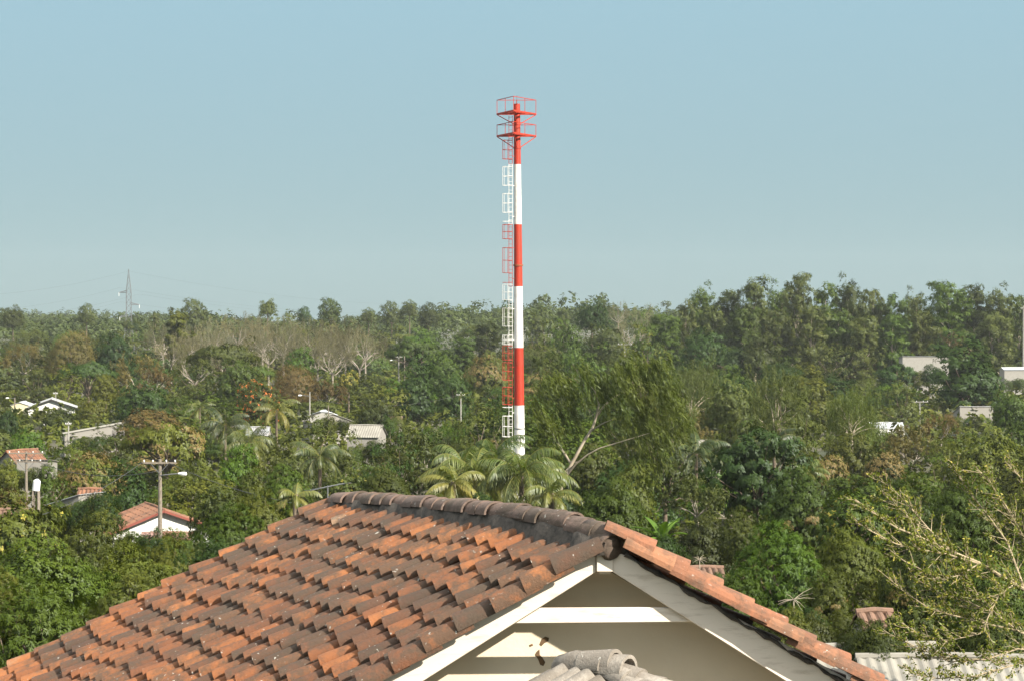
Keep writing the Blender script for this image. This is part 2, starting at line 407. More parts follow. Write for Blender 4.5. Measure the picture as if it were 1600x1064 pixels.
    fin(pe.build('ridge_end_mortar', CAPM, root, smooth=True))
    # gable timber: pixel outlines turned into boards with thickness
    def board(name, pts, Y, th, mat, parent=root):
        mb = MB(); f = [at(x, y, Y) for x, y in pts]; n = len(f)
        v = [tuple(p) for p in f] + [(p.x, p.y + th, p.z) for p in f]
        if n == 4: qq = [(0, 1, 2, 3), (7, 6, 5, 4)]
        for i in range(n): qq.append((i, n + i, n + (i + 1) % n, (i + 1) % n))
        mb.add(v, qq); o = mb.build(name, mat, parent); o.location = -bz if parent is root else (0, 0, 0)
        bev = o.modifiers.new('b', 'BEVEL'); bev.width = .006; bev.segments = 1
        return o
    YB = D1 + .03
    board('barge_board', [(931, 860), (931, 893), (500, 1165), (500, 1112)], YB, .045, PAINT)
    board('barge_board', [(957, 857), (1400, 1103), (1400, 1172), (957, 893)], YB, .045, PAINT)
    board('apex_block', [(932, 862), (958, 862), (958, 893), (932, 893)], YB - .03, .12, PAINT)
    YW = D1 + .59
    board('collar_beam', [(760, 950), (1110, 948), (1110, 971), (760, 974)], YB + .05, .035, PAINT)
    # purlins and ridge beam running back under the overhang
    mbp = MB()
    mbp.beam(at(945, 884, YB + .09), at(945, 884, YB + .09) + Vector((0, .6, 0)), .10, .14)
    fin(mbp.build('ridge_beam', PAINT, root))
    # gable wall with body of the house
    wl = MB()
    al, ar = at(0, 0, YW), 0
    apex = at(938, 882, YW)
    def wall_outline(off):
        o_ = np.array([RU[0], RU[1], 0]) * off
        ax, az = apex.x, apex.z
        hw = 4.3
        return [np.array((ax - hw, YW, base[2] - .3)) + o_, np.array((ax - hw, YW, az - hw * .575)) + o_, np.array((ax, YW, az)) + o_, np.array((ax + hw, YW, az - hw * .575)) + o_, np.array((ax + hw, YW, base[2] - .3)) + o_]
    A, B = wall_outline(0), wall_outline(3.9)
    wl.add(A + B, [(0, 4, 3, 1), (6, 8, 9, 5), (0, 1, 6, 5), (3, 4, 9, 8)], [(1, 3, 2), (6, 7, 8)])
    wo_ = fin(wl.build('wall', WALL, root))
    # broken plaster: a brown hole with a crack running down
    hole = MB()
    def patch(pts, y0=YW - .004, rnd=.5):
        f = [at(x, y, y0) for x, y in pts]; c = sum(f, Vector()) / len(f); n = len(f)
        v = [tuple(p) for p in f] + [(c.x, c.y - .001, c.z)] + [(p.x, p.y + .012, p.z) for p in f]
        hole.add(v, [(i, (i + 1) % n, n + 1 + (i + 1) % n, n + 1 + i) for i in range(n)], [(i, (i + 1) % n, n) for i in range(n)])
    patch([(847, 997), (852, 994), (858, 996), (857, 1001), (851, 1004), (846, 1009), (843, 1006)])
    patch([(827, 1007), (832, 1005), (833, 1008), (828, 1010)])
    patch([(839, 1017), (843, 1014), (842, 1021), (847, 1026), (852, 1034), (849, 1040), (844, 1038), (841, 1030), (836, 1022)])
    hw_ = hole.build('plaster_hole', mat_plain('broken_plaster', (.20, .12, .06), .95, dirt=(.05, .035, .025), sc=6, amt=.9), wo_)
    hw_.location = (0, 0, 0)
    # a door and windows on the unseen flanks of the house
    for k, xx in enumerate((-2.6, 2.6)):
        wf = MB(); x0, z0 = apex.x + xx, base[2] + 1.6
        for dx, dz, sx, sz in ((-.5, 0, .08, 1.2), (.5, 0, .08, 1.2), (0, .6, 1.08, .08), (0, -.6, 1.08, .08), (0, 0, .04, 1.2)):
            wf.box((x0 + dx, YW - .03, z0 + dz), (sx, .06, sz))
        f = fin(wf.build('window', PAINT, root)); g = MB(); g.box((x0, YW - .01, z0), (.96, .012, 1.14)); g.build('pane', DARK, f)
house()

def porch():
    """small grey mossy tile roof poking up in front of the gable"""
    Y0 = 15.6
    p = at(905, 1020, Y0); root = thing('porch_roof', 'grey lichen covered rounded cap tiles of small roof against the cream gable wall', 'roof', (p.x, p.y, p.z), 0)
    rr = np.random.default_rng(11); mb = MB()
    hip = [(x_ - 4, y_ + 4) for x_, y_ in [(884, 1031), (905, 1024), (925, 1026), (943, 1030), (962, 1039), (983, 1050), (1006, 1058), (1030, 1066), (1056, 1076), (1084, 1088), (1112, 1100)]]
    tm = tile_template(.50, .088, .112, .018, 10, 3)
    a = np.array([-.80, -.30, -.52]); n = np.array([-.42, -.28, .86])
    for i, (x, y) in enumerate(hip):
        q = np.array(at(x, y, Y0 - .07 * i)) - np.array(p)
        for k in range(5):
            pp = q + a * (k * .36 + .10) / np.linalg.norm(a) - np.array([0, 0, .05])
            put_tile(mb, pp + np.array([0, 0, rr.uniform(-.01, .012)]), a, n, rr.random(), tmpl=tm, sc=(1, rr.uniform(.9, 1.15), rr.uniform(.95, 1.15)), yaw=rr.uniform(-.08, .08), tip=.07, roll=rr.uniform(-.1, .1))
    o = mb.build('slope_tiles', GREYT, root, smooth=True); o.data.set_sharp_from_angle(angle=R(45))
    hb = MB(); tm2 = tile_template(.34, .12, .14, .03, 10)
    for i in range(1, len(hip) - 1):
        x, y = hip[i]; x2, y2 = hip[i + 1]
        q = np.array(at(x, y - 2, Y0 + .03 - .07 * i)) - np.array(p); q2 = np.array(at(x2, y2 - 2, Y0 + .03 - .07 * (i + 1))) - np.array(p)
        for f in (0, .5):
            put_tile(hb, q + (q2 - q) * f - np.array([0, 0, .065]), q2 - q, np.array([0, -.1, 1.]), rr.random(), tmpl=tm2, yaw=rr.uniform(-.2, .2), tip=.05, sc=(.9, rr.uniform(.85, 1.12), rr.uniform(.9, 1.25)))
    hb.tube([np.array(at(hip[0][0] - 8, hip[0][1] + 3, Y0 + .05)) - np.array(p) - np.array([0, 0, .065])] + [np.array(at(x, y - 2, Y0 + .03 - .07 * i)) - np.array(p) - np.array([0, 0, .065]) for i, (x, y) in enumerate(hip)], [.09] + [.122] * len(hip), 12, rnd=.3)
    o = hb.build('cap_tiles', GREYT, root, smooth=True); o.data.set_sharp_from_angle(angle=R(45))
    # supporting wall and mortar bed
    wl = MB(); q0, q1 = np.array(at(905, 1048, Y0 + .1)) - np.array(p), np.array(at(1112, 1125, Y0 - .65)) - np.array(p)
    g = zg(15) - p.z
    for (u, v_) in ((q0, q1),):
        o2 = np.array([0, .25, 0])
        wl.add([u, v_, (v_[0], v_[1], g), (u[0], u[1], g), u + o2, v_ + o2, (v_[0], v_[1] + .25, g), (u[0], u[1] + .25, g)], [(0, 3, 2, 1), (4, 5, 6, 7), (0, 1, 5, 4), (0, 4, 7, 3), (1, 2, 6, 5)])
    wl.build('wall', WALL, root)
porch()

# ------------------------------------------------------------------ the striped mast
def mast():
    Y = 150.; base = at(811, 855, Y); gz = zg(Y); X0 = at(812, 700, Y).x
    root = thing('communication_mast', 'tall red and white striped steel mast with a caged ladder and two triangular platforms', 'mast', (X0, Y, gz))
    def zz(py): return at(812, py, Y).z - gz
    def xx(px): return at(px, 500, Y).x - X0
    def cen(py): return xx(np.interp(py, [163, 700], [807.6, 811.8]))
    def rad(py): return float(np.interp(py, [163, 700], [4.9, 8.2])) / 20.
    bands = [(163, 257, SREDM), (257, 351, SWHITE), (351, 448, SREDM), (448, 543, SWHITE), (543, 633, SREDM), (633, 860, SWHITE)]
    for a, b, m in bands:
        mb = MB(); ys = np.linspace(a, b, 5)
        mb.tube([(cen(y), 0, zz(y)) for y in ys], [rad(y) for y in ys], 28, cap=(a == 163)); mb.build('pole_section', m, root, smooth=True)
        root.children[-1].data.set_sharp_from_angle(angle=R(50))
    for y, m, r_, h in ((415, RUSTF, 1.22, 2.2), (669, GALV, 1.08, 1.4), (257, SREDM, 1.04, .6), (211, SREDM, 1.25, 3), (177, SREDM, 1.25, 3), (232, SREDM, 1.15, 2), (195, SREDM, 1.15, 2)):
        mb = MB(); mb.tube([(cen(y), 0, zz(y + h / 2)), (cen(y), 0, zz(y - h / 2))], [rad(y) * r_] * 2, 24); mb.build('flange', m, root)
    mb = MB(); y = 168
    mb.tube([(cen(163), 0, zz(163)), (cen(163), 0, zz(150))], .02, 5); mb.build('lightning_rod', GALV, root)
    # platforms: triangular frames, near vertex towards the camera
    for deck, rail, low in ((177, 155, 196), (211.5, 194, 233)):
        c = (cen(deck), 0)
        V3 = [(xx(776.5), .95), (xx(802.5), -1.75), (xx(837.5), .95)]
        V3 = [(v[0], v[1]) for v in V3]
        mb = MB(); zd, zr = zz(deck), zz(rail)
        for i in range(3):
            a, b = V3[i], V3[(i + 1) % 3]
            mb.beam((a[0], a[1], zd), (b[0], b[1], zd), .09, .12)
            mb.beam((a[0] * .45 + c[0] * .55, a[1] * .45, zd), (b[0] * .45 + c[0] * .55, b[1] * .45, zd), .06, .08)
            mb.beam((c[0], 0, zd), (a[0], a[1], zd), .08, .10)
        # grating strips inside the frame
        for f in np.linspace(.15, .85, 6):
            a = np.array(V3[0]) * (1 - f) + np.array(V3[1]) * f; b = np.array(V3[2]) * (1 - f) + np.array(V3[1]) * f
            mb.beam((a[0], a[1], zd + .03), (b[0], b[1], zd + .03), .04, .03)
        pl = mb.build('platform', SREDM, root)
        mr = MB()
        for i in range(3):
            a, b = np.array(V3[i]), np.array(V3[(i + 1) % 3])
            mr.beam((a[0], a[1], zr), (b[0], b[1], zr), .045, .045)
            for f in (0, .5):
                p = a * (1 - f) + b * f; mr.beam((p[0], p[1], zd), (p[0], p[1], zr), .045, .045, up=(1, 0, 0))
        mr.build('railing', SREDM, pl)
        for a in V3:
            ms = MB(); ms.beam((a[0], a[1], zd - .05), (cen(low) + a[0] * .06, a[1] * .06, zz(low)), .06, .06); ms.build('strut', SREDM, pl)
    # ladder in alternating colours
    def ladder(a, b, m):
        mb = MB(); xs = (xx(795.2), xx(800.6))
        for x in xs: mb.tube([(x, -.25, zz(b)), (x, -.25, zz(a))], .022, 5)
        for z in np.arange(zz(b), zz(a), .33): mb.tube([(xs[0], -.25, z), (xs[1], -.25, z)], .014, 4)
        for z in np.arange(zz(b) + .6, zz(a), 2.4): mb.beam((xs[1], -.25, z), (xx(805), -.1, z), .05, .05)
        return mb.build('ladder', m, root)
    for a, b, m in [(182, 257, SREDM), (257, 351, SWHITE), (351, 448, SREDM), (448, 543, SWHITE), (543, 633, SREDM), (633, 800, SWHITE)]: ladder(a, b, m)
    cages = [(221, 250, SREDM), (262, 291, SWHITE), (304, 333, SWHITE), (345, 349, SWHITE), (352, 374, SREDM), (388, 427, SREDM), (441, 443, SREDM), (445, 469, SWHITE), (482, 510, SWHITE), (524, 538, SWHITE), (540, 562, SREDM), (566, 593, SREDM), (604, 631, SREDM), (634, 637, SWHITE), (649, 681, SWHITE), (695, 722, SWHITE)]
    for a, b, m in cages:
        mb = MB(); z0, z1 = zz(b), zz(a)
        cx_, rx = xx(793.3), .40
        ring = [(cx_ + rx * math.cos(t), -.25 - .38 + .38 * math.sin(t) * 1.0, 0) for t in np.linspace(R(20), R(340), 15)]
        hoops = (z0, (z0 + z1) / 2, z1) if b - a > 8 else ((z0 + z1) / 2,)
        for z in hoops: mb.tube([(x, y, z) for x, y, _ in ring], .02, 5)
        if b - a > 8:
            for k in (3, 7, 9, 11): x, y, _ = ring[k]; mb.tube([(x, y, z0), (x, y, z1)], .017, 4)
        mb.build('safety_cage', m, root)
mast()

# ------------------------------------------------------------------ tree prototypes
def lump(D, k=7, amp=.16):
    out = np.zeros(len(D))
    for i in range(k):
        f = rng.normal(size=3) * rng.uniform(1.5, 4); out += np.sin(D @ f + rng.uniform(0, 6)) * amp / math.sqrt(k) * 1.4
    return out
def fib(n, zmin=-.35):
    i = np.arange(n); z = 1 - (i + .5) / n * (1 - zmin); th = i * 2.399963 + rng.uniform(0, 6)
    r = np.sqrt(np.clip(1 - z * z, 0, 1)); return np.stack([r * np.cos(th), r * np.sin(th), z], 1)
def rosettes(mb, C, O, nl, L, W, droop=.4, spread=.8, bl=None, jit=.0):
    """nl leaves radiating from each centre C with outward direction O"""
    n = len(C); Cc = np.repeat(C, nl, 0); Oc = np.repeat(O, nl, 0)
    A = unit(Oc * .45 + rdir(n * nl) * spread + np.array([0, 0, -droop]))
    Ls = L * rng.uniform(.6, 1.25, n * nl); Ws = W * rng.uniform(.7, 1.3, n * nl)
    Nn = unit(Oc * 1.2 + rdir(n * nl) * .34 + np.array([0, 0, .22]))
    P = Cc + A * (Ls / 2)[:, None] + rdir(n * nl) * jit * rng.random((n * nl, 1))
    rr = np.clip(np.repeat(rng.random(n), nl) * .55 + rng.random(n * nl) * .45, 0, 1)
    b = np.repeat(bl, nl) * (rng.random(n * nl) < .8) if bl is not None else 0.
    mb.leaves(P, Nn, A, Ls, Ws, rr, b)
def clumpy(mb, centers, rad, per, nl, L, W, droop=.4, bloom=None, flat=1., **kw):
    """spheres of rosettes around clump centres; rosettes sit on the outer skin of each clump"""
    n = len(centers); rad = np.broadcast_to(rad, (n,))
    D = rdir(n * per); D[:, 2] = np.where(rng.random(n * per) < .6, np.abs(D[:, 2]), D[:, 2]); k = rng.uniform(.72, 1.06, n * per) 
    C = np.repeat(centers, per, 0) + D * (np.repeat(rad, per) * k)[:, None] * np.array([1, 1, flat])
    bl = None
    if bloom is not None: bl = np.repeat(bloom, per) * (D[:, 2] > -.1)
    if bl is not None and bloom.min() < 0: bl = (rng.random(n * per) < -bloom[0]).astype(float)
    cen = centers.mean(0); O2 = unit(D * .62 + unit(C - cen) * .85)
    rosettes(mb, C, O2, nl, L, W, droop, bl=bl, **kw)
def limbs(mb, base, targets, r0, mid=.35, n=6, r1=.03):
    for t in targets:
        t = np.array(t, float); b = np.array(base, float)
        m1 = b + (t - b) * mid + np.array([0, 0, (t[2] - b[2]) * .18]) + rng.normal(size=3) * .15
        m2 = b + (t - b) * .72 + rng.normal(size=3) * .25
        mb.tube([b, (b + m1) / 2 + rng.normal(size=3) * .05, m1, m2, t], [r0, r0 * .85, r0 * .62, r0 * .35, r1], n, cap=False)

PROTO = {}
def reg(name, H, Wd, crown, trunk, lm, tm):
    cm = crown.mesh('crown_' + name); cm.materials.append(lm)
    tr = trunk.mesh('trunk_' + name, True); tr.materials.append(tm)
    PROTO[name] = (H, Wd, cm, tr)

def p_dome(name, H=9., Rr=5., n=58, cr=1.2, per=30, nl=7, L=.42, W=.17, lm=LEAF, zmin=-.3, base=.38, bloom=0., droop=.4, flat=.8, tm=BARK, amp=.24, zr=None, lim=9, jit=.12):
    D = fib(n, zmin); k = 1 + lump(D, amp=amp) + rng.uniform(-.1, .06, n)
    zc = H * base; zr_ = H - zc - cr * .6 if zr is None else zr
    C = D * k[:, None] * np.array([Rr - cr * .7, Rr - cr * .7, zr_]); C[:, 2] += zc
    inner = rng.normal(size=(n // 4, 3)) * np.array([Rr * .35, Rr * .35, zr_ * .35]) + np.array([0, 0, zc + zr_ * .25])
    CC = np.concatenate([C, inner]); rd = cr * rng.uniform(.7, 1.25, len(CC))
    bm = None
    if bloom < 0: bm = np.full(len(CC), bloom)
    elif bloom: bm = (rng.random(len(CC)) < bloom) * np.concatenate([(D[:, 2] > .05), np.zeros(len(inner))]).astype(float)
    c = MB(); clumpy(c, CC, rd, per, nl, L, W, droop, bm, flat, jit=jit)
    C[:, 2] = np.maximum(C[:, 2], .8)
    t = MB(); t.tube([(0, 0, -16), (.05, 0, 0), (0, .05, H * .12), (.1, 0, H * .24)], [.34, .30, .25, .22], 8, cap=False)
    limbs(t, (.1, 0, H * .23), C[rng.choice(n, lim, replace=False)] * np.array([.85, .85, .95]), .14)
    reg(name, H, Rr * 2, c, t, lm, tm)

def p_umbrella(name, H=10., Rr=7., lm=LEAF, layers=1, n=90, L=.36, W=.15, per=22, bloom=0.):
    c = MB(); t = MB(); CC = []
    for l in range(layers):
        z = H - 1.3 - l * 2.0; rr_ = Rr * (1 - .08 * l)
        a = rng.uniform(0, 2 * math.pi, n); r = rr_ * np.sqrt(rng.random(n)) * .92; r *= 1 + .15 * np.sin(a * 3 + l)
        CC.append(np.stack([r * np.cos(a), r * np.sin(a), z - (r / rr_) ** 2 * 1.9 + rng.normal(size=n) * .35], 1))
    CC = np.concatenate(CC); bm = (rng.random(len(CC)) < bloom).astype(float) if bloom else None
    clumpy(c, CC, 1.0 * rng.uniform(.6, 1.2, len(CC)), per, 7, L, W, .2, bm, .42, jit=.15)
    t.tube([(0, 0, -16), (0, 0, 0), (.15, .1, H * .2), (.2, 0, H * .36)], [.42, .36, .30, .26], 9, cap=False)
    limbs(t, (.2, 0, H * .34), CC[rng.choice(len(CC), 16, replace=False)] - np.array([0, 0, .3]), .17)
    reg(name, H, Rr * 2, c, t, lm, BARK)

def p_euc(name, H=26., Rr=6., nsub=15, lm=LEAF, L=.7, W=.22, tm=PALEBARK, weep=.9, spread=1., zlo=.3, per=95, slim=1.):
    c = MB(); t = MB(); subs = []
    for i in range(nsub):
        f = i / (nsub - 1); z = H * (zlo + (.93 - zlo) * f); a = i * 2.4 + rng.uniform(-.5, .5)
        r = Rr * rng.uniform(.3, .8) * math.sin(math.pi * (.22 + .60 * f)) * slim; subs.append((r * math.cos(a), r * math.sin(a), z))
    subs = np.array(subs); subs[-1][:2] = 0
    for s in subs:
        sr = Rr * rng.uniform(.34, .55) * spread; k = 11
        cc = s + rng.normal(size=(k, 3)) * np.array([sr * .55, sr * .55, sr * .6])
        clumpy(c, cc, sr * .42 * rng.uniform(.6, 1.3, k), per // 9 + 10, 6, L, W, weep, None, 1.2, jit=.4)
    t.tube([(0, 0, -16), (.1, 0, H * .15), (-.1, .1, H * .4), (.2, 0, H * .65), (0, 0, H * .88)], [.42, .38, .3, .18, .06], 8, cap=False)
    for s in subs:
        b = np.array([.05, 0, max(H * .15, s[2] * .62)]); limbs(t, b, [s], .12, r1=.03, n=5)
    reg(name, H, Rr * 2, c, t, lm, tm)

def p_weep(name, H=12., Rr=5.5, n=150, lm=LEAF, L=.5, W=.07, skew=.35, tm=PALEBARK, per=90, zlo=.25, ln=1.7):
    """hanging streamers of narrow leaves"""
    c = MB(); t = MB()
    D = fib(n, -.15); k = (1 + lump(D, amp=.2)) * rng.uniform(.55, 1.05, n)
    C = D * k[:, None] * np.array([Rr * .9, Rr * .9, H * .5]); C[:, 2] += H * .47
    N_ = n * per; Cc = np.repeat(C, per, 0); dn = rng.random(N_) ** 1.3 * np.repeat(rng.uniform(.5, 1., n), per) * ln
    st = np.repeat(rng.integers(0, 9, (n, per)).ravel()[:, None], 1, 1).ravel()
    off = rdir(n * 9).reshape(n, 9, 3) * rng.uniform(.2, .75, (n, 9, 1)); so_ = off[np.repeat(np.arange(n), per), st]
    P = Cc + so_ + np.stack([dn * skew, dn * .05, -dn], 1) + rng.normal(size=(N_, 3)) * .06
    A = unit(np.stack([np.full(N_, skew), np.zeros(N_), np.full(N_, -1.)], 1) + rng.normal(size=(N_, 3)) * .35)
    Nn = unit(unit(so_) * .8 + rdir(N_) * .6 + np.array([0, 0, .25]))
    rr = np.clip(np.repeat(rng.random(n), per) * .5 + rng.random(N_) * .5, 0, 1)
    c.leaves(P, Nn, A, L * rng.uniform(.6, 1.3, N_), W * rng.uniform(.7, 1.4, N_), rr)
    t.tube([(0, 0, -16), (0, 0, .5), (.15, 0, H * .25), (.1, .1, H * .4)], [.34, .27, .2, .15], 8, cap=False)
    limbs(t, (.1, .1, H * .36), C[rng.choice(n, 14, replace=False)] * .92, .12)
    reg(name, H, Rr * 2, c, t, lm, tm)

def branch(out, p, d, L, r, depth, spread, up, tips, kids=3, minr=.02):
    k = 3; q = p.copy()
    for i in range(k):
        d = unit(d + rng.normal(size=3) * .16 + np.array([0, 0, up * .12])); q2 = q + d * L / k
        out.append((q, q2, r * (1 - .22 * i), r * (1 - .22 * (i + 1)))); q = q2
        if depth > 0 and i > 0:
            e = unit(d + rdir(1)[0] * spread); branch(out, q, e, L * .62 * rng.uniform(.7, 1.1), max(r * .42, minr), depth - 1, spread, up, tips, kids, minr)
    if depth > 0:
        for j in range(kids - 1):
            e = unit(d + rdir(1)[0] * spread * .8); branch(out, q, e, L * .74 * rng.uniform(.75, 1.1), max(r * .48, minr), depth - 1, spread, up, tips, kids, minr)
    else: tips.append((q, d))
def p_bare(name, H=12., Rr=7., leafy=.0, lm=LEAF, tm=TWIG, minr=.03, depth=4, flat=.75, up=.4, limbs_=7):
    out = []; tips = []
    for i in range(limbs_):
        a = i * 2 * math.pi / limbs_ + rng.uniform(-.3, .3); d = unit(np.array([math.cos(a), math.sin(a), rng.uniform(.45, 1.2)]))
        branch(out, np.array([0, 0, H * .22]), d, H * .36, .17, depth, .75, up, tips, 3, minr)
    P = np.array([(a, b) for a, b, _, _ in out]); mx = np.percentile(np.abs(P[:, :, :2]).max(1), 98); zx = P[:, :, 2].max()
    S = np.array([Rr / mx, Rr / mx, 1]); z0 = H * .22; sz = (H - z0) / (zx - z0)
    def T(X): Y = X * S; Y[..., 2] = z0 + (X[..., 2] - z0) * sz; return Y
    t = MB(); t.tube([(0, 0, -1.5), (0, 0, 0), (.05, 0, H * .22)], [.36, .3, .24], 8, cap=False)
    r0 = [o[2] for o in out]; r1 = [o[3] for o in out]; big = np.array(r0) > .045
    trunk = MB(); trunk.tube([(0, 0, -16), (0, 0, 0), (.05, 0, H * .23)], [.36, .3, .24], 8, cap=False)
    Pt = T(P)
    trunk.segs(Pt[big, 0], Pt[big, 1], np.array(r0)[big], np.array(r1)[big], 5, rnd=.5)
    c = MB(); c.segs(Pt[~big, 0], Pt[~big, 1], np.array(r0)[~big], np.array(r1)[~big], 3, rnd=.6)
    if leafy:
        tp = T(np.array([q for q, _ in tips])); td = np.array([d for _, d in tips]); m = rng.random(len(tp)) < leafy
        rosettes(c, tp[m], td[m], 6, .35, .18, .2, jit=.25)
    reg(name, H, Rr * 2, c, trunk, lm, tm)
    return c

mat_twigc = mat_leaf('twig_crown', (.3, .2, .1), .1, 0.)
p_dome('mango')
p_dome('mango_b', H=8.5, Rr=5.4, n=60, cr=1.35, amp=.22, per=30)
p_dome('mango_c', H=10.5, Rr=4.6, n=75, cr=1.1, amp=.28, droop=.7)
p_dome('mango_bloom', H=8, Rr=5.2, n=75, cr=1.1, lm=LEAF_BLOOM, bloom=.8, amp=.12)
p_dome('flame', H=8, Rr=4.5, n=60, lm=LEAF_FLAME, bloom=-.13)
p_dome('yellow', H=7, Rr=3.5, n=60, cr=.8, lm=LEAF_YEL, bloom=.75)
p_dome('fuzzy', H=9, Rr=5.5, n=110, cr=.9, per=40, nl=5, L=.34, W=.07, amp=.08)
p_dome('loose', H=9.5, Rr=5, n=42, cr=1.25, per=20, nl=6, L=.4, W=.17, amp=.34, zmin=-.5, lim=14)
p_dome('loose_b', H=11, Rr=4.6, n=46, cr=1.15, per=22, nl=6, L=.4, W=.14, amp=.4, zmin=-.6, lim=16, droop=.6)
p_dome('bigleaf', H=8, Rr=5.2, n=70, cr=1.0, per=34, nl=7, L=.42, W=.20, amp=.28, flat=.55, lim=14)
p_dome('nearmango', H=6.5, Rr=3.4, n=95, cr=.75, per=34, nl=12, L=.24, W=.055, amp=.15, droop=.8, zmin=-.45, jit=.05)
p_dome('nearmango_b', H=6.0, Rr=3.6, n=85, cr=.85, per=36, nl=12, L=.25, W=.06, amp=.22, droop=.7, zmin=-.45, jit=.05, lm=LEAF_BLOOM, bloom=.12)
p_dome('nearsmall', H=6.0, Rr=3.4, n=110, cr=.7, per=70, nl=7, L=.13, W=.07, amp=.14, droop=.2, zmin=-.45, jit=.1)
p_dome('nearalmond', H=6.0, Rr=3.4, n=70, cr=.7, per=22, nl=9, L=.27, W=.15, amp=.22, droop=.2, zmin=-.45, flat=.6, jit=.05, lm=LEAF_YEL, bloom=-.04)
p_umbrella('umbrella')
p_umbrella('umbrella_y', H=8.5, Rr=6, lm=LEAF_BLOOM, bloom=.35, L=.42, W=.2)
p_umbrella('layered', H=9, Rr=6, layers=3, n=55)
for k_ in 'abc': p_euc('euc_' + k_, H=26, Rr=5.5)
p_euc('euc_slim', H=22, Rr=3.6, nsub=11, slim=.7)
p_weep('weep'); p_weep('weep_b', H=13, Rr=5, n=130, skew=.15)
p_weep('weep_fine', H=11, Rr=5, n=170, W=.05, L=.4, skew=.05, ln=2.3)
p_bare('bare'); p_bare('bare_b', H=13, Rr=6, up=.7)
p_bare('bare_leafy', H=10, Rr=6.5, leafy=.35, depth=4)
p_bare('scrub', H=9, Rr=6, leafy=.75, depth=4, minr=.02)
print('protos', {k: len(v[2].polygons) for k, v in PROTO.items()})

def palm_frond(mb, p0, az, el, L, curl, nseg=10, nleaf=34, lw=.055, ll=.75, yel=0., stem=.03):
    d = np.array([math.cos(az) * math.cos(el), math.sin(az) * math.cos(el), math.sin(el)]); P = [np.array(p0, float)]; e = el
    for i in range(nseg):
        e -= curl / nseg * (.5 + i / nseg); dd = np.array([math.cos(az) * math.cos(e), math.sin(az) * math.cos(e), math.sin(e)]); P.append(P[-1] + dd * L / nseg)
    P = np.array(P); mb.tube(P, np.linspace(stem, .008, len(P)), 5, rnd=.9, cap=False, bl=.5)
    s = np.linspace(.12, .99, nleaf); idx = s * nseg; Q = np.stack([np.interp(idx, np.arange(nseg + 1), P[:, k]) for k in range(3)], 1)
    side = np.array([-math.sin(az), math.cos(az), 0]); T = unit(np.gradient(Q, axis=0))
    for sg in (-1, 1):
        l = ll * np.sin(np.clip(s, 0, 1) * 2.6 + .35) * rng.uniform(.8, 1.1, nleaf)
        A = unit(side * sg * .75 + T * .45 + np.array([0, 0, -.55]) + rng.normal(size=(nleaf, 3)) * .08)
        A2 = unit(A + np.array([0, 0, -.9]))
        mid = Q + A * (l * .5)[:, None]; end = mid + A2 * (l * .55)[:, None]
        wv = unit(T) * lw / 2
        V = np.stack([Q - wv * .6, Q + wv * .6, mid + wv, mid - wv, end + wv * .15, end - wv * .15], 1).reshape(-1, 3)
        b = np.arange(nleaf)[:, None] * 6; q = np.concatenate([b + np.array([0, 1, 2, 3]), b + np.array([3, 2, 4, 5])])
        mb.add(V, q, rnd=np.repeat(rng.random(nleaf) * .6 + .2, 6), bl=np.repeat(np.clip(yel + rng.normal(size=nleaf) * .12, 0, 1), 6))
def palm(px, py, Y, L, label, n=16, col=(.085, .120, .018), yel=.2, each=False, tilt=0., group='coconut palms standing among the trees', crownh=0):
    """px,py: where the crown's heart is seen"""
    c = at(px, py, Y); g = zg(Y); H = c.z - g
    r = thing('coconut_palm', label, 'palm', (c.x, c.y, g), group=group)
    t = MB(); t.tube([(tilt, 0, -1), (tilt * .8, 0, 0), (tilt * .4, .1, H * .4), (tilt * .1, 0, H * .75), (0, 0, H)], [.2, .19, .15, .13, .13], 8); t.build('trunk', BARK, r, smooth=True)
    mb = MB(); ph = rng.uniform(0, 6)
    for i in range(n):
        f = (i + .5) / n; el = R(80) - R(95) * f ** .9 + rng.uniform(-.12, .12); az = ph + i * 2.399
        if each: mb = MB()
        palm_frond(mb, (0, 0, H - .1), az, el, L * rng.uniform(.85, 1.1), rng.uniform(1.5, 2.5), nleaf=46, ll=L * .25, lw=.055, yel=min(1, yel * (.3 + 1.4 * f * rng.uniform(.4, 1.4))))
        if each: o = mb.build('frond', FROND, r); o.color = (*col, 1)
    if not each: o = mb.build('crown', FROND, r); o.color = (*col, 1)
    return r

# ------------------------------------------------------------------ placing trees by where they are seen
LAND = []          # landmarks used to word the labels: (px, py, Y, phrase)
PROT = []          # screen rectangles kept clear: x0,y0,x1,y1,Y
PLACED = []
def protect(x0, y0, x1, y1, Y): PROT.append((x0, y0, x1, y1, Y))
COL = {'dark': (.032, .060, .012), 'green': (.060, .092, .013), 'olive': (.086, .098, .017), 'bright': (.074, .130, .013), 'grey': (.074, .090, .032), 'brown': (.105, .088, .032), 'yellow': (.120, .128, .017), 'pale': (.096, .118, .024), 'wood': (.145, .132, .104), 'red': (.105, .072, .032), 'dim': (.054, .066, .015), 'sage': (.084, .102, .032)}
CNAME = {'dark': 'dark green', 'green': 'green', 'olive': 'olive green', 'bright': 'bright green', 'grey': 'grey green', 'brown': 'brownish', 'yellow': 'yellow green', 'pale': 'pale green', 'wood': 'grey', 'red': 'reddish brown', 'dim': 'dusky green', 'sage': 'sage green'}
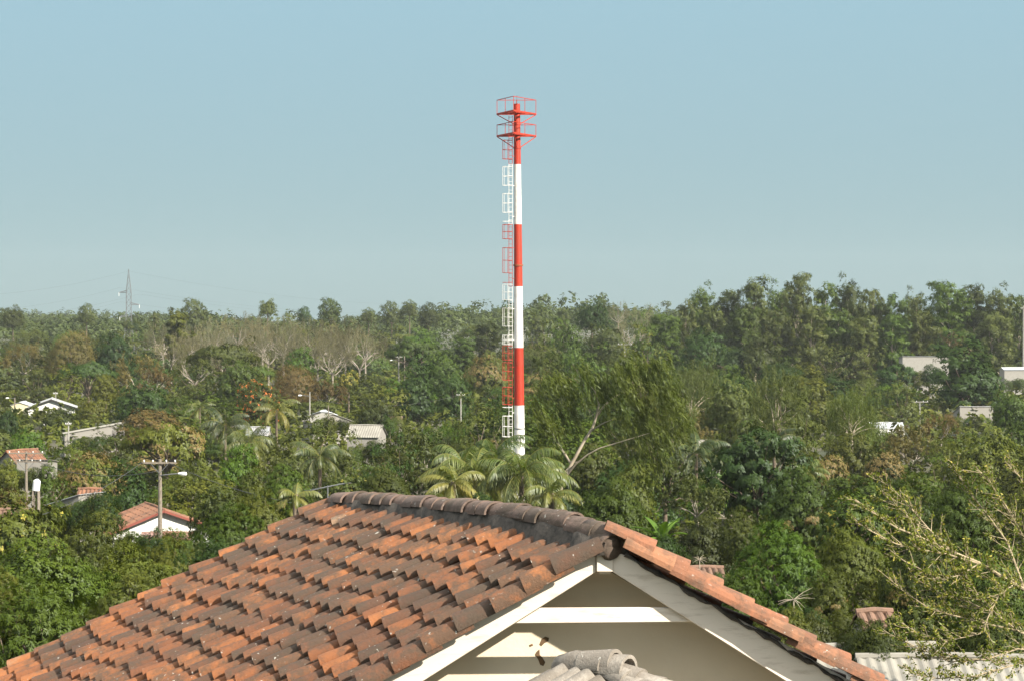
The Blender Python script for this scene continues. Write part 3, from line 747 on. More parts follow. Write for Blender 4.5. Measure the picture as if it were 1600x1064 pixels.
KNAME = {'mango': ('round', 'tree', 'mango_tree'), 'mango_b': ('broad', 'tree', 'broadleaf_tree'), 'mango_c': ('tall domed', 'tree', 'mango_tree'), 'mango_bloom': ('orange-blooming', 'tree', 'mango_tree'), 'flame': ('orange-flowered', 'tree', 'flame_tree'),
         'yellow': ('yellow-flowered', 'tree', 'flowering_tree'), 'fuzzy': ('dense fine-leaved', 'tree', 'broadleaf_tree'), 'loose': ('loose open', 'tree', 'broadleaf_tree'), 'loose_b': ('uneven leafy', 'tree', 'broadleaf_tree'), 'bigleaf': ('large-leaved', 'tree', 'almond_tree'),
         'nearmango': ('drooping long-leaved', 'tree', 'mango_tree'), 'nearmango_b': ('long-leaved browning', 'tree', 'mango_tree'), 'nearsmall': ('fine-leaved bushy', 'tree', 'bushy_tree'), 'nearalmond': ('broad-leaved', 'tree', 'almond_tree'),
         'umbrella': ('flat-topped', 'tree', 'umbrella_tree'), 'umbrella_y': ('flat yellow-flecked', 'tree', 'umbrella_tree'), 'layered': ('layered spreading', 'tree', 'umbrella_tree'), 'euc_a': ('tall', 'eucalyptus', 'eucalyptus_tree'), 'euc_b': ('tall', 'eucalyptus', 'eucalyptus_tree'), 'euc_c': ('tall', 'eucalyptus', 'eucalyptus_tree'),
         'euc_slim': ('slim tall', 'eucalyptus', 'eucalyptus_tree'), 'weep': ('wind-swept weeping', 'tree', 'weeping_tree'), 'weep_b': ('weeping', 'tree', 'weeping_tree'), 'weep_fine': ('fine weeping', 'tree', 'weeping_tree'), 'bare': ('leafless spreading', 'tree', 'bare_tree'), 'bare_b': ('leafless', 'tree', 'bare_tree'),
         'bare_leafy': ('half-bare', 'tree', 'bare_tree'), 'scrub': ('twiggy', 'tree', 'twiggy_tree')}
def tree(px, top, wpx, Y, kind, col, label=None, zs=1., group=None, vary=.22):
    if kind.startswith('euc'): top += 7
    p = at(px, top, Y); g = zg(Y) - .1; H, Wd, cm, tm = PROTO[kind]
    sx = wpx * Y / F / Wd; sz = max((p.z - g) / H, .25); szc = min(max(sz, .72 * sx), 1.3 * sx); dz = H * (sz - szc)
    nm = KNAME[kind]
    r = bpy.data.objects.new(nm[2], None); link(r); r.location = (p.x, Y, g); r.rotation_euler = (0, 0, rng.uniform(0, 6.28) if not kind.startswith('weep') else rng.uniform(-.5, .5))
    r.empty_display_size = .3
    for n_, me in (('trunk', tm), ('crown', cm)):
        o = bpy.data.objects.new(n_, me); link(o, r); o.scale = (sx, sx * rng.uniform(.9, 1.1), szc); o.location = (0, 0, dz)
        if n_ == 'crown':
            v = 1 + rng.uniform(-vary, vary); h = rng.uniform(-.06, .06); c = COL[col]; o.color = (c[0] * v * (1 + h), c[1] * v, c[2] * v * (1 - h), 1)
    r['category'] = 'tree'
    PLACED.append(dict(o=r, px=px, top=top, w=wpx, Y=Y, kind=kind, col=col, label=label, group=group))
    return r

# ------------------------------------------------------------------ small houses, sheds, poles
def sheet(mb, a, b, c, d, nw=20, amp=.03, th=.03, steps=0, step_h=.03, rnd=None, nv=None):
    """corrugated or tiled roof plane: a-b along the ridge, d-c along the eave; waves run from ridge to eave"""
    a, b, c, d = [np.array(x, float) for x in (a, b, c, d)]
    n = np.cross(b - a, d - a); n /= np.linalg.norm(n); n = n if n[2] > 0 else -n
    nu = nw * 6 + 1; rows = []
    vs = np.linspace(0, 1, nv or 2) if not steps else np.repeat(np.linspace(0, 1, steps + 1), 2)[1:-1]
    for k, v in enumerate(vs):
        u = np.linspace(0, 1, nu)[:, None]; P = (a * (1 - u) + b * u) * (1 - v) + (d * (1 - u) + c * u) * v
        h = amp * np.sin(u[:, 0] * nw * 2 * math.pi) if not steps else amp * (np.abs(np.sin(u[:, 0] * nw * math.pi)) * 2 - 1)
        if steps: h = h + (step_h if k % 2 else 0) + .015 * np.sin(u[:, 0] * 40 + k * 2)
        rows.append(P + h[:, None] * n)
    T = np.concatenate(rows); m = len(vs); B = T - n * th; V = np.concatenate([T, B]); s1 = m * nu; q = []
    for i in range(m - 1):
        j = np.arange(nu - 1); q.append(np.stack([i * nu + j, i * nu + j + 1, (i + 1) * nu + j + 1, (i + 1) * nu + j], 1)); q.append(np.stack([s1 + (i + 1) * nu + j, s1 + (i + 1) * nu + j + 1, s1 + i * nu + j + 1, s1 + i * nu + j], 1))
    j = np.arange(nu - 1); e = (m - 1) * nu
    q.append(np.stack([j + 1, j, s1 + j, s1 + j + 1], 1)); q.append(np.stack([e + j, e + j + 1, s1 + e + j + 1, s1 + e + j], 1))
    i = np.arange(m - 1) * nu; q.append(np.stack([i, i + nu, s1 + i + nu, s1 + i], 1)); i = i + nu - 1; q.append(np.stack([i + nu, i, s1 + i, s1 + i + nu], 1))
    rn = np.repeat(rng.random(nu // 6 + 1), 6)[:nu]; rr = np.tile(rn, 2 * m) if rnd is None else rnd
    mb.add(V, np.concatenate(q), rnd=rr)

def gable_house(label, px, py, Y, w_, d_, rise, wallh, rot, roofm, wallm, tiled=False, ov=.35, name='house', group=None, wins=(), door=None, cat='house', fascia=None, mono=False, ridge_x=False):
    """px,py: where the front end of the ridge is seen. Ridge runs away from the viewer (or sideways if ridge_x)."""
    p = at(px, py, Y); g = zg(Y) - .3; zr = p.z - g; ze = zr - rise; zb = max(0, ze - wallh) if wallh else 0
    r = thing(name, label, cat, (p.x, p.y, g), R(rot), group)
    if name == 'house': pass
    hw = w_ / 2; wl = MB(); t = .0
    if not mono:
        F_ = [(-hw, 0, 0), (-hw, 0, ze - .05), (0, 0, zr - .08), (hw, 0, ze - .05), (hw, 0, 0)]; B_ = [(x, d_, z) for x, _, z in F_]
    else:
        F_ = [(-hw, 0, 0), (-hw, 0, ze - .05), (0, 0, (ze + zr) / 2 - .05), (hw, 0, zr - .08), (hw, 0, 0)]; B_ = [(x, d_, z) for x, _, z in F_]
    wl.add(F_ + B_, [(0, 4, 3, 1), (6, 8, 9, 5), (0, 1, 6, 5), (3, 4, 9, 8)], [(1, 3, 2), (6, 7, 8)])
    rf = MB()
    nw = int(d_ / .25); st = int(hw / .4) if tiled else 0; amp = .05 if tiled else .022
    yo, y1 = -ov, d_ + ov; k = 1 + ov / hw
    if not mono:
        for s in (-1, 1): sheet(rf, (0, yo, zr), (0, y1, zr), (s * hw * k, y1, zr - rise * k), (s * hw * k, yo, zr - rise * k), nw, amp, .04, st)
        rf.tube([(0, yo - .02, zr - .02), (0, d_ / 2, zr + .03), (0, y1 + .02, zr - .02)], .11, 8, rnd=.9)
    else:
        sheet(rf, (hw * k, yo, zr + rise * (k - 1) / 2), (hw * k, y1, zr + rise * (k - 1) / 2), (-hw * k, y1, ze - rise * (k - 1) / 2), (-hw * k, yo, ze - rise * (k - 1) / 2), nw, amp, .04, st * 2)
    if ridge_x:
        for m_b in (wl, rf):
            m_b.V = [np.stack([v[:, 1] - d_ / 2, -v[:, 0], v[:, 2]], 1) for v in m_b.V]
    wl.build('wall', wallm, r); ro = rf.build('roof', roofm, r, smooth=False)
    if fascia and not ridge_x:
        for s in (-1, 1):
            fb = MB(); fb.beam((0, yo - .03, zr - .10), (s * hw * k, yo - .03, zr - rise * k - .10), .03, .16); fb.build('barge_board', fascia, r)
    def opening(kind, x, z, ww, hh):
        if ridge_x: pos = (x, -hw - .03, z); 
        else: pos = (x, -.03, z)
        f = MB(); f.box(pos, (ww, .06, hh)); fo = f.build(kind, TIMBER if kind == 'door' else WHITEW, r)
        if kind == 'window':
            f = MB(); f.box((pos[0], pos[1] - .035, z), (ww - .14, .02, hh - .14)); f.build('pane', DARK, fo)
    for x, z, ww, hh in wins: opening('window', x, z, ww, hh)
    if door: opening('door', *door)
    return r

def houses():
    gable_house('white walled house with red clay tile roof behind the wooden power pole', 254, 795, 128, 7.2, 4.6, 1.35, 3, 24, FARTILE, WHITEW, tiled=True, ov=.4, fascia=REDP, wins=[(-1.2, 1.6, .8, .8)])
    protect(150, 785, 312, 846, 128)
    gable_house('low lean-to with rusty and grey metal sheets below the white tiled house', 262, 832, 123, 4.6, 3.0, .55, 0, 0, RUST, WHITEW, mono=False, ov=.15, name='shed', cat='shed', ridge_x=True)
    protect(205, 828, 312, 850, 120)
    gable_house('grey metal roofed shed between the white water tank and the small orange tiled roof', 97, 771, 140, 3.2, 2.6, .9, 0, -30, METAL, GREYW, ov=.15, name='shed', cat='shed', mono=True, wins=[(.2, 3.2, .7, .6)])
    protect(62, 770, 122, 797, 138)
    gable_house('tiny orange clay tile roof hut beside the grey metal roofed shed', 141, 763, 142, 1.9, 1.6, .75, 0, 0, FARTILE, GREYW, tiled=True, ov=.1, name='hut', cat='hut', ridge_x=True)
    protect(122, 760, 162, 783, 138)
    gable_house('brown tiled roof half hidden by leaves at the far left edge of the valley', 12, 796, 112, 2.4, 2.2, .8, 0, 0, BROWNTILE, GREYW, tiled=True, ov=.1, ridge_x=True)
    protect(0, 796, 32, 815, 108)
    gable_house('white house with dark roof edge and lamp post on its left', 80, 623, 325, 7.6, 7, 1.35, 0, 12, METAL, WHITEW, ov=.5, wins=[(-1.5, 2.1, 1.1, 1), (1.3, 2.1, 1.1, 1)], fascia=DARK)
    protect(38, 622, 116, 652, 320)
    gable_house('cream annex with blue painted base left of the white house', 31, 628, 326, 3.0, 4, .5, 0, 0, METALW, CREAMW, ov=.15, name='annex', cat='house', door=(0, 1.1, 1.9, .9))
    protect(22, 628, 46, 652, 320)
    gable_house('tiled house with concrete side wall behind the crossarm pole near the picture edge', 12, 704, 188, 3.2, 3.6, 1.2, 0, -35, FARTILE, GREYW, tiled=True, ov=.2)
    protect(0, 703, 34, 735, 186)
    gable_house('low grey house with flat sheet roof right of the tiled house and crossarm pole', 58, 716, 184, 2.8, 3.2, .35, 0, 0, CEMENTR, GREYW, ov=.15, ridge_x=True, wins=[(0, 3.0, .8, .7)], mono=True)
    protect(36, 714, 76, 738, 183)
    gable_house('long grey sheet roof sloping among the bushes above the thin white pole', 148, 661, 248, 7.6, 2.4, 1.25, 0, 18, CEMENTR, GREYW, ov=.15, mono=True)
    protect(114, 656, 176, 684, 246)
    gable_house('grey metal roofed shed beside the yellowing palm', 404, 667, 232, 3.3, 2.6, .9, 0, 0, METAL, GREYW, ov=.1, name='shed', cat='shed', ridge_x=True)
    protect(396, 666, 424, 686, 228)
    gable_house('row of patched grey roofs behind the street lamp in the middle of the valley', 520, 646, 272, 6, 4.2, 1.1, 0, 25, CEMENTR, GREYW, ov=.2)
    gable_house('low shack with pale metal sheets at the left end of the patched grey roofs', 500, 642, 282, 3.4, 3, .6, 0, -10, METALW, GREYW, ov=.2, name='shack', cat='shack')
    protect(484, 641, 556, 660, 268)
    gable_house('grey walled house with brownish sheet roof above the small orange flowers', 573, 664, 224, 4.6, 3.6, 1.15, 0, -8, CEMENTR, GREYW, ov=.2, ridge_x=True)
    protect(545, 663, 598, 698, 220)
    gable_house('narrow pinkish roof under the dense dark tree in the middle of the valley', 613, 651, 262, 2.2, 2.6, .5, 0, 0, RUST, GREYW, ov=.1, name='shed', cat='shed', ridge_x=True); protect(600, 650, 627, 657, 258)
    gable_house('long pale concrete warehouse wall with bright roof edge left of the big dark mango', 1443, 556, 395, 4, 9.4, .4, 0, 0, METALW, CONC, ov=.15, name='warehouse', cat='warehouse', ridge_x=True, mono=True); protect(1412, 556, 1474, 581, 392)
    gable_house('pale flat roofed building at the far right edge behind the dark mango', 1592, 574, 398, 4, 7, .4, 0, 0, METALW, CONC, ov=.15, name='warehouse', cat='warehouse', ridge_x=True); protect(1568, 572, 1600, 596, 392)
    gable_house('grey slanted sheet roof with a red fascia below the big dark mango', 1520, 634, 310, 3.2, 5.6, 1.2, 0, 8, METAL, GREYW, ov=.15, ridge_x=True, mono=True); protect(1488, 634, 1546, 657, 300)
    gable_house('low white and rust sheet roof right of the weeping tree', 1384, 660, 282, 3.6, 4.8, .7, 0, 0, METALW, WHITEW, ov=.1, name='shed', cat='shed', ridge_x=True); protect(1358, 658, 1412, 684, 262)
    gable_house('brown clay tile roof peeping over the right slope of the near roof', 1098, 886, 90, 2.3, 1.75, .55, 0, 4, BROWNTILE, WHITEW, tiled=True, ov=.1, ridge_x=True); protect(1066, 884, 1134, 908, 86)
    gable_house('red clay tile roof seen through the sparse branches', 1366, 954, 63, 2.6, 1.0, .85, 0, 6, BROWNTILE, GREYW, tiled=True, ov=.1, ridge_x=True); protect(1346, 954, 1388, 985, 61)
    gable_house('pale roof deep between the weeping trees', 1108, 688, 190, 1.9, 2.0, .4, 0, 0, CEMENTR, GREYW, ov=.1, name='shed', cat='shed', ridge_x=True); protect(1098, 684, 1122, 694, 180)
    # broad sheet roofs at the bottom right corner
    gable_house('wide old cement sheet roof under the sparse tree, right of the gable', 1362, 1008, 54, 3.2, 3.3, .55, 0, 8, CEMENTR, GREYW, ov=.2, name='shed', cat='shed', ridge_x=True); protect(1285, 1004, 1420, 1064, 50)
    gable_house('grey sheet roof in the bottom corner under the sparse tree', 1500, 1026, 52, 3.4, 5.2, .55, 0, -3, CEMENTR, GREYW, ov=.2, name='shed', cat='shed', ridge_x=True); protect(1420, 1018, 1600, 1064, 49)
houses()

def lamp_head(mb, p, d):
    p = np.array(p, float); d = np.array(d, float); mb.tube([p, p + d * .5, p + d, p + d * 1.1], [.05, .12, .12, .04], 8)
def power_pole(px, top, base, Y, label, arms=((.35, 2.2),), rad=.13, mat=TIMBER, lamp=None, name='power_pole', cat='pole', lean=0., armrot=0., braces=True, group='utility poles'):
    p = at(px, top, Y); g = zg(Y); H = p.z - g
    r = thing(name, label, cat, (p.x, Y, g), armrot, group)
    mb = MB(); mb.tube([(0, 0, -.5), (lean * .5, 0, H / 2), (lean, 0, H)], [rad * 1.3, rad * 1.1, rad * .8], 10); mb.build('post', mat, r, smooth=False)
    for dz, L in arms:
        a = MB(); x0 = lean; off = .15
        a.beam((x0 - L / 2 + off * 0, -rad - .03, H - dz), (x0 + L / 2, -rad - .03, H - dz), .09, .11); ao = a.build('crossarm', mat, r)
        if braces:
            for s in (-1, 1):
                b = MB(); b.beam((x0 + s * L * .26, -rad - .03, H - dz - .05), (x0, -rad - .03, H - dz - L * .26 - .1), .04, .04); b.build('brace', GALV, r)
        for s in (-.46, -.2, .2, .46):
            i = MB(); i.tube([(x0 + s * L, -rad - .03, H - dz + .05), (x0 + s * L, -rad - .03, H - dz + .12), (x0 + s * L, -rad - .03, H - dz + .20)], [.03, .06, .035], 7); i.build('insulator', WHITEP, ao)
    if lamp:
        dz, L = lamp; a = MB(); a.tube([(lean, -.1, H - dz), (lean + L * .5, -.12, H - dz + .06), (lean + L, -.12, H - dz + .12)], .035, 6); ao = a.build('lamp_arm', GALV, r)
        h = MB(); lamp_head(h, (lean + L, -.12, H - dz + .12), (math.copysign(.5, L), 0, -.03)); h.build('lamp_head', WHITEP, ao)
    LAND.append((px, (top + base) / 2, Y, None)); protect(px - 5, top, px + 6, base, Y)
    return r, p, g, H
def poles():
    r, p, g, H = power_pole(250, 717, 846, 120, 'leaning wooden power pole with a wide crossarm beside the white tiled house', arms=((.22, 2.1),), lean=.0, rad=.125, lamp=(1.0, 1.15))
    protect(222, 712, 286, 735, 120)
    power_pole(41, 705, 742, 172, 'double timber pole frame with crossarm by the tiled house at the left edge', arms=((.15, 3.2), (.9, 2.8)), rad=.11)
    protect(26, 703, 84, 735, 172)
    power_pole(107, 658, 692, 235, 'thin white pole left of the long grey sheet roof', arms=((.35, .7),), rad=.10, mat=CONC, braces=False)
    power_pole(23, 621, 652, 318, 'street lamp on a dark post in front of the cream annex', arms=(), lamp=(.15, -.9), rad=.12, name='street_lamp', cat='street lamp', group='street lamps')
    power_pole(87, 612, 640, 332, 'short pale pole rising behind the white house roof', arms=((.3, .8),), rad=.1, mat=CONC, braces=False)
    power_pole(484, 612, 650, 276, 'street lamp with short arm left of the patched grey roofs', arms=(), lamp=(.6, -1.1), rad=.1, mat=CONC, name='street_lamp', cat='street lamp', group='street lamps')
    power_pole(513, 633, 652, 268, 'bare dark post in front of the patched grey roofs', arms=(), rad=.09, braces=False)
    power_pole(720, 612, 642, 300, 'pole with small crossarm and cable left of the striped mast', arms=((.5, 1.3),), rad=.1, mat=CONC)
    power_pole(623, 555, 578, 430, 'pale pole with street lamp arm deep in the trees left of the mast', arms=((.4, 1.6),), rad=.13, lamp=(1.2, -1.4), mat=CONC)
    power_pole(632, 554, 578, 434, 'dark post right beside the pale lamp pole', arms=(), rad=.12, braces=False)
    power_pole(645, 562, 578, 428, 'short grey post at the right of the three far posts', arms=(), rad=.12, mat=CONC, braces=False)
    power_pole(976, 537, 562, 360, 'far pole with crossarm among the trees below the wide bare tree', arms=((.15, 2.6),), rad=.12, mat=CONC)
    power_pole(1437, 627, 652, 300, 'grey T-shaped pole with crossarm in front of the layered tree', arms=((.05, 2.6),), rad=.12, mat=CONC)
    power_pole(1481, 541, 556, 470, 'slim pale pole beside the far white water tank', arms=(), rad=.13, mat=CONC, braces=False)
    power_pole(1599, 478, 560, 420, 'tall pale concrete pole cut by the right edge', arms=((.6, 1.2),), rad=.13, mat=CONC, braces=False)
    power_pole(88, 776, 800, 133, 'short grey post in front of the grey metal roofed shed', arms=(), rad=.09, braces=False)
    power_pole(155, 779, 800, 133, 'thin pale post below the small orange tiled roof', arms=((.25, .5),), rad=.06, mat=CONC, braces=False)
    power_pole(136, 783, 800, 133, 'stout timber post under the small orange tiled roof', arms=(), rad=.1, braces=False)
    # sagging cables
    def cable(a, b, sag_, label, rr_=.02):
        a, b = Vector(a), Vector(b); P = [a.lerp(b, f) + Vector((0, 0, -sag_ * 4 * f * (1 - f))) for f in np.linspace(0, 1, 15)]
        mb = MB(); mb.tube([tuple(q) for q in P], rr_, 4); o = mb.build('power_line', CABLE); tag(o, label, 'cable', 'power lines')
    cable(at(222, 722, 120), at(-60, 830, 96), .8, 'power line running left from the tip of the wooden pole crossarm')
    cable(at(262, 722, 120), at(700, 800, 90), 1.0, 'power line running right from the wooden pole towards the near roof')
    cable(at(250, 735, 120), at(41, 712, 172), .9, 'power line from the wooden pole to the timber pole frame')
    cable(at(252, 740, 120), at(249, 800, 127.5), .25, 'service cable dropping from the wooden pole to the white tiled house', .014)
    cable(at(720, 616, 300), at(484, 622, 276), 1.4, 'power line between the small crossarm pole and the street lamp', .02)
    cable(at(87, 617, 332), at(107, 663, 235), 1.0, 'power line from the white house pole to the thin white pole', .018)
    cable(at(1437, 629, 300), at(1660, 668, 300), 2., 'power line running right from the grey T-shaped pole', .025)
    cable(at(1425, 629, 300), at(976, 541, 360), 4., 'power line between the T-shaped pole and the far crossarm pole', .02)
poles()

def tank(px, top, Y, h, rad, label, lean=0, stand=True):
    p = at(px, top, Y); g = zg(Y); r = thing('water_tank', label, 'water tank', (p.x, Y, p.z - h), 0, 'white water tanks')
    mb = MB(); P = [(0, 0, 0), (0, 0, .02), (0, 0, h * .82), (0, 0, h * .92), (0, 0, h)]; mb.tube([(z * lean, 0, z) for _, _, z in P], [rad, rad, rad, rad * .7, rad * .3], 16); mb.build('tank_body', WHITEP, r)
    m2 = MB(); m2.tube([(h * lean, 0, h - .01), (h * lean, 0, h + .06)], rad * .34, 10); m2.build('tank_lid', GALV, r)
    m3 = MB()
    for sx in (-1, 1):
        for sy in (-1, 1): m3.beam((sx * rad * .7, sy * rad * .7, -.02), (sx * rad * .8, sy * rad * .8, g - p.z + h), .1, .1)
    m3.build('stand', TIMBER, r); protect(px - 9, top - 2, px + 9, top + 22, Y)
tank(56, 748, 138, .82, .27, 'white water tank leaning a little above the grey metal roofed shed', lean=.12)
tank(1484, 545, 468, 2.2, .8, 'far white water tank behind the big dark mango')

def tv_antenna():
    p = at(512, 758, 34); g = zg(34)
    r = thing('tv_antenna', 'thin rooftop television antenna standing just behind the top of the near roof', 'antenna', (p.x, p.y, g))
    H = p.z - g
    mb = MB(); mb.tube([(0, 0, 0), (0, 0, H)], .014, 6); mb.build('mast_tube', GALV, r)
    b = MB(); b.tube([(-.29, -.2, H - .07), (0, 0, H - .02), (.27, .2, H + .02)], .009, 5); bo = b.build('boom', GALV, r)
    for f in np.linspace(-1, 1, 6):
        c = np.array([.27 * f, .2 * f, H - .02 + f * .04]); e = MB(); e.tube([c - np.array([.14, -.18, .03]), c + np.array([.14, -.18, .03])], .005, 4); e.build('element', GALV, bo)
    protect(485, 752, 540, 775, 34)
tv_antenna()

def pylon(px, top, base, Y, label, wscale=1.):
    p = at(px, top, Y); g = zg(Y); H = p.z - g
    r = thing('power_pylon', label, 'pylon', (p.x, Y, g), R(8))
    k = Y / F; wb, wm = 24 * k * wscale, 7.5 * k * wscale
    def half(z):
        f = z / H
        return (wb + (wm - wb) * min(f / .55, 1)) / 2 if f < .55 else wm / 2 * (1 if f < .78 else max(0.03, 1 - (f - .78) / .22))
    S0, S1, rr_ = [], [], []
    lv = [0] + list(np.cumsum([1.0, .9, .8, .7, .6, .5, .5, .5, .5, .5, .5, .5, .5, .5, .5])); lv = np.array(lv) / lv[-1] * H
    def corner(z, i): h = half(z); s = [(-1, -1), (1, -1), (1, 1), (-1, 1)][i % 4]; return (s[0] * h, s[1] * h, z)
    for a, b in zip(lv[:-1], lv[1:]):
        for i in range(4):
            S0 += [corner(a, i), corner(a, i), corner(a, i + 1), corner(b, i)]; S1 += [corner(b, i), corner(b, i + 1), corner(b, i), corner(b, i + 1)]; rr_ += [.07, .035, .035, .03]
    mb = MB(); mb.segs(S0, S1, rr_, rr_, 4); mb.build('lattice_body', GALV, r)
    for f, s, L in ((.77, -1, 12), (.65, 1, 13), (.53, -1, 11)):
        z = H * f; h = half(z); mb = MB(); tip = (s * L * k * 1.25, 0, z)
        A = [(s * h, -h, z), (s * h, h, z), (s * h, 0, z + 1.0 * k * 3)]
        mb.segs(A, [tip] * 3, [.13] * 3, [.10] * 3, 4); arm = mb.build('crossarm', GALV, r)
        mi = MB(); mi.tube([tip, (tip[0], 0, z - 1.2)], .09, 5); mi.build('insulator', WHITEP, arm)
    protect(px - 10, top, px + 12, base, Y)
    return p, H, g
pylon(201, 421, 508, 640, 'tall steel lattice power pylon above the trees on the left')
def far_cables():
    for k, (dz, dx) in enumerate(((0, 0), (26, -14), (36, 16), (48, -13))):
        a = at(201 + dx, 424 + dz, 640)
        for s, b in ((1, at(860 + dx, 456 + dz * .3, 1100)), (-1, at(-500 + dx, 410 + dz, 520))):
            P = [a.lerp(b, f) + Vector((0, 0, -9 * 4 * f * (1 - f))) for f in np.linspace(0, 1, 25)]
            mb = MB(); mb.tube([tuple(q) for q in P], .014, 4); o = mb.build('power_line', CABLE)
            tag(o, f"{['topmost', 'second', 'third', 'lowest'][k]} high-voltage line running {'right' if s > 0 else 'left'} from the steel pylon", 'cable', 'high-voltage lines')
far_cables()

# ------------------------------------------------------------------ palms
LOW = 'coconut palms at the foot of the mast'
palm(742, 742, 104, 3.5, 'coconut palm with yellow-tipped fronds left of the mast foot, nearest to it of two', 21, yel=.34, each=True, group=LOW)
palm(708, 752, 100, 2.4, 'smaller palm with drooping yellowed fronds at the left end of the palm clump', 11, yel=.75, each=True, group=LOW)
palm(815, 738, 102, 3.3, 'coconut palm with dark arching fronds right in front of the mast foot', 21, yel=.12, each=True, group=LOW)
palm(862, 770, 98, 2.2, 'low palm with pale bent fronds right of the mast foot', 11, yel=.4, each=True, group=LOW)
palm(770, 712, 116, 3.0, 'dark green palm close behind the clump left of the mast', 15, col=(.06, .10, .025), yel=.1, each=False, group=LOW)
palm(432, 640, 226, 3.4, 'yellowing coconut palm beside the grey metal shed in the valley', 15, yel=.6, col=(.075, .105, .018))
palm(352, 664, 196, 3.6, 'dark feathery palm left of the grey metal shed', 16, yel=.08, col=(.036, .056, .014))
palm(312, 636, 262, 2.9, 'pale small palm behind the flat yellow-flecked tree', 13, yel=.3, col=(.085, .115, .028))
palm(390, 690, 176, 3.2, 'palm with fine pale drooping fronds below the grey metal shed', 14, yel=.2, col=(.085, .11, .03))
palm(782, 748, 108, 3.0, 'coconut palm between the yellow-tipped one and the mast foot', 16, yel=.3, each=True, group=LOW)
palm(724, 724, 112, 2.8, 'palm rising behind the yellow-tipped one with greener fronds', 14, yel=.15, each=True, group=LOW)
palm(838, 742, 112, 2.8, 'green palm between the mast foot and the pale forked trunk', 15, yel=.2, each=True, group=LOW)
palm(500, 712, 136, 2.6, 'upright dark palm in front of the big dark tree, left of the ridge end', 15, yel=.1, col=(.055, .08, .018))
palm(462, 772, 92, 1.5, 'small low palm with pale yellow fronds near the television antenna', 9, yel=.45, col=(.10, .125, .025))
palm(1088, 708, 152, 3.3, 'blue-green palm right of the pale forked trunk', 14, yel=.05, col=(.05, .08, .03))
palm(1210, 690, 160, 2.6, 'palm half hidden behind the layered dark tree on the right', 12, yel=.05, col=(.036, .056, .014))
palm(1262, 735, 128, 2.0, 'small palm left of the orange-blooming mango on the right', 11, yel=.15)

def banana(px, py, Y, h, label):
    p = at(px, py, Y); g = zg(Y); r = thing('banana_plant', label, 'plant', (p.x, Y, g)); H = p.z - g
    t = MB(); t.tube([(0, 0, -.3), (0, 0, H - h)], [.13, .09], 8); t.build('stem', BARK, r)
    mb = MB()
    for i in range(8):
        az = i * 2.4; e = R(82 - i * 7); q = np.array([0, 0, H - h]); L = h * rng.uniform(.8, 1.05); P = [q]
        for k in range(8): e -= .12; P.append(P[-1] + np.array([math.cos(az) * math.cos(e), math.sin(az) * math.cos(e), math.sin(e)]) * L / 8)
        P = np.array(P); s = np.array([-math.sin(az), math.cos(az), 0]); wv = .17 * np.sin(np.linspace(.15, 3.05, 9))[:, None] * s
        up = np.array([0, 0, .05]); V = np.concatenate([P - wv + up, P, P + wv + up]); n_ = 9; q_ = []
        for k in range(8): q_ += [(k, k + 1, n_ + k + 1, n_ + k), (n_ + k, n_ + k + 1, 2 * n_ + k + 1, 2 * n_ + k)]
        mb.add(V, q_, rnd=rng.random())
    o = mb.build('leaves', LEAF, r); o.color = (.10, .17, .03, 1)
banana(1034, 788, 84, 1.6, 'upright pale green banana plant right of the round tree behind the ridge')

def dead_star(px, py, Y, rad, label):
    p = at(px, py, Y); g = zg(Y); r = thing('bare_sapling', label, 'sapling', (p.x, Y, g)); H = p.z - g
    t = MB(); t.tube([(.1, 0, -.3), (.05, 0, H * .5), (0, 0, H)], [.05, .035, .02], 6); t.build('trunk', PALEBARK, r)
    b = MB(); 
    for i in range(13):
        a = i * 2.4; e = rng.uniform(-.5, .7); d = np.array([math.cos(a) * math.cos(e), math.sin(a) * math.cos(e) * .8, math.sin(e)]); L = rad * rng.uniform(.6, 1.1)
        b.tube([(0, 0, H), d * L * .5 + np.array([0, 0, H + .02]), d * L + np.array([0, 0, H - .03])], [.010, .007, .003], 5)
    b.build('branches', PALEBARK, r)
protect(1208, 905, 1275, 965, 62)
dead_star(1240, 936, 58, .72, 'pale leafless sapling with radiating thin branches before the bright mango')
dead_star(1093, 874, 82, .5, 'small pale twiggy sapling just above the brown tiled roof')

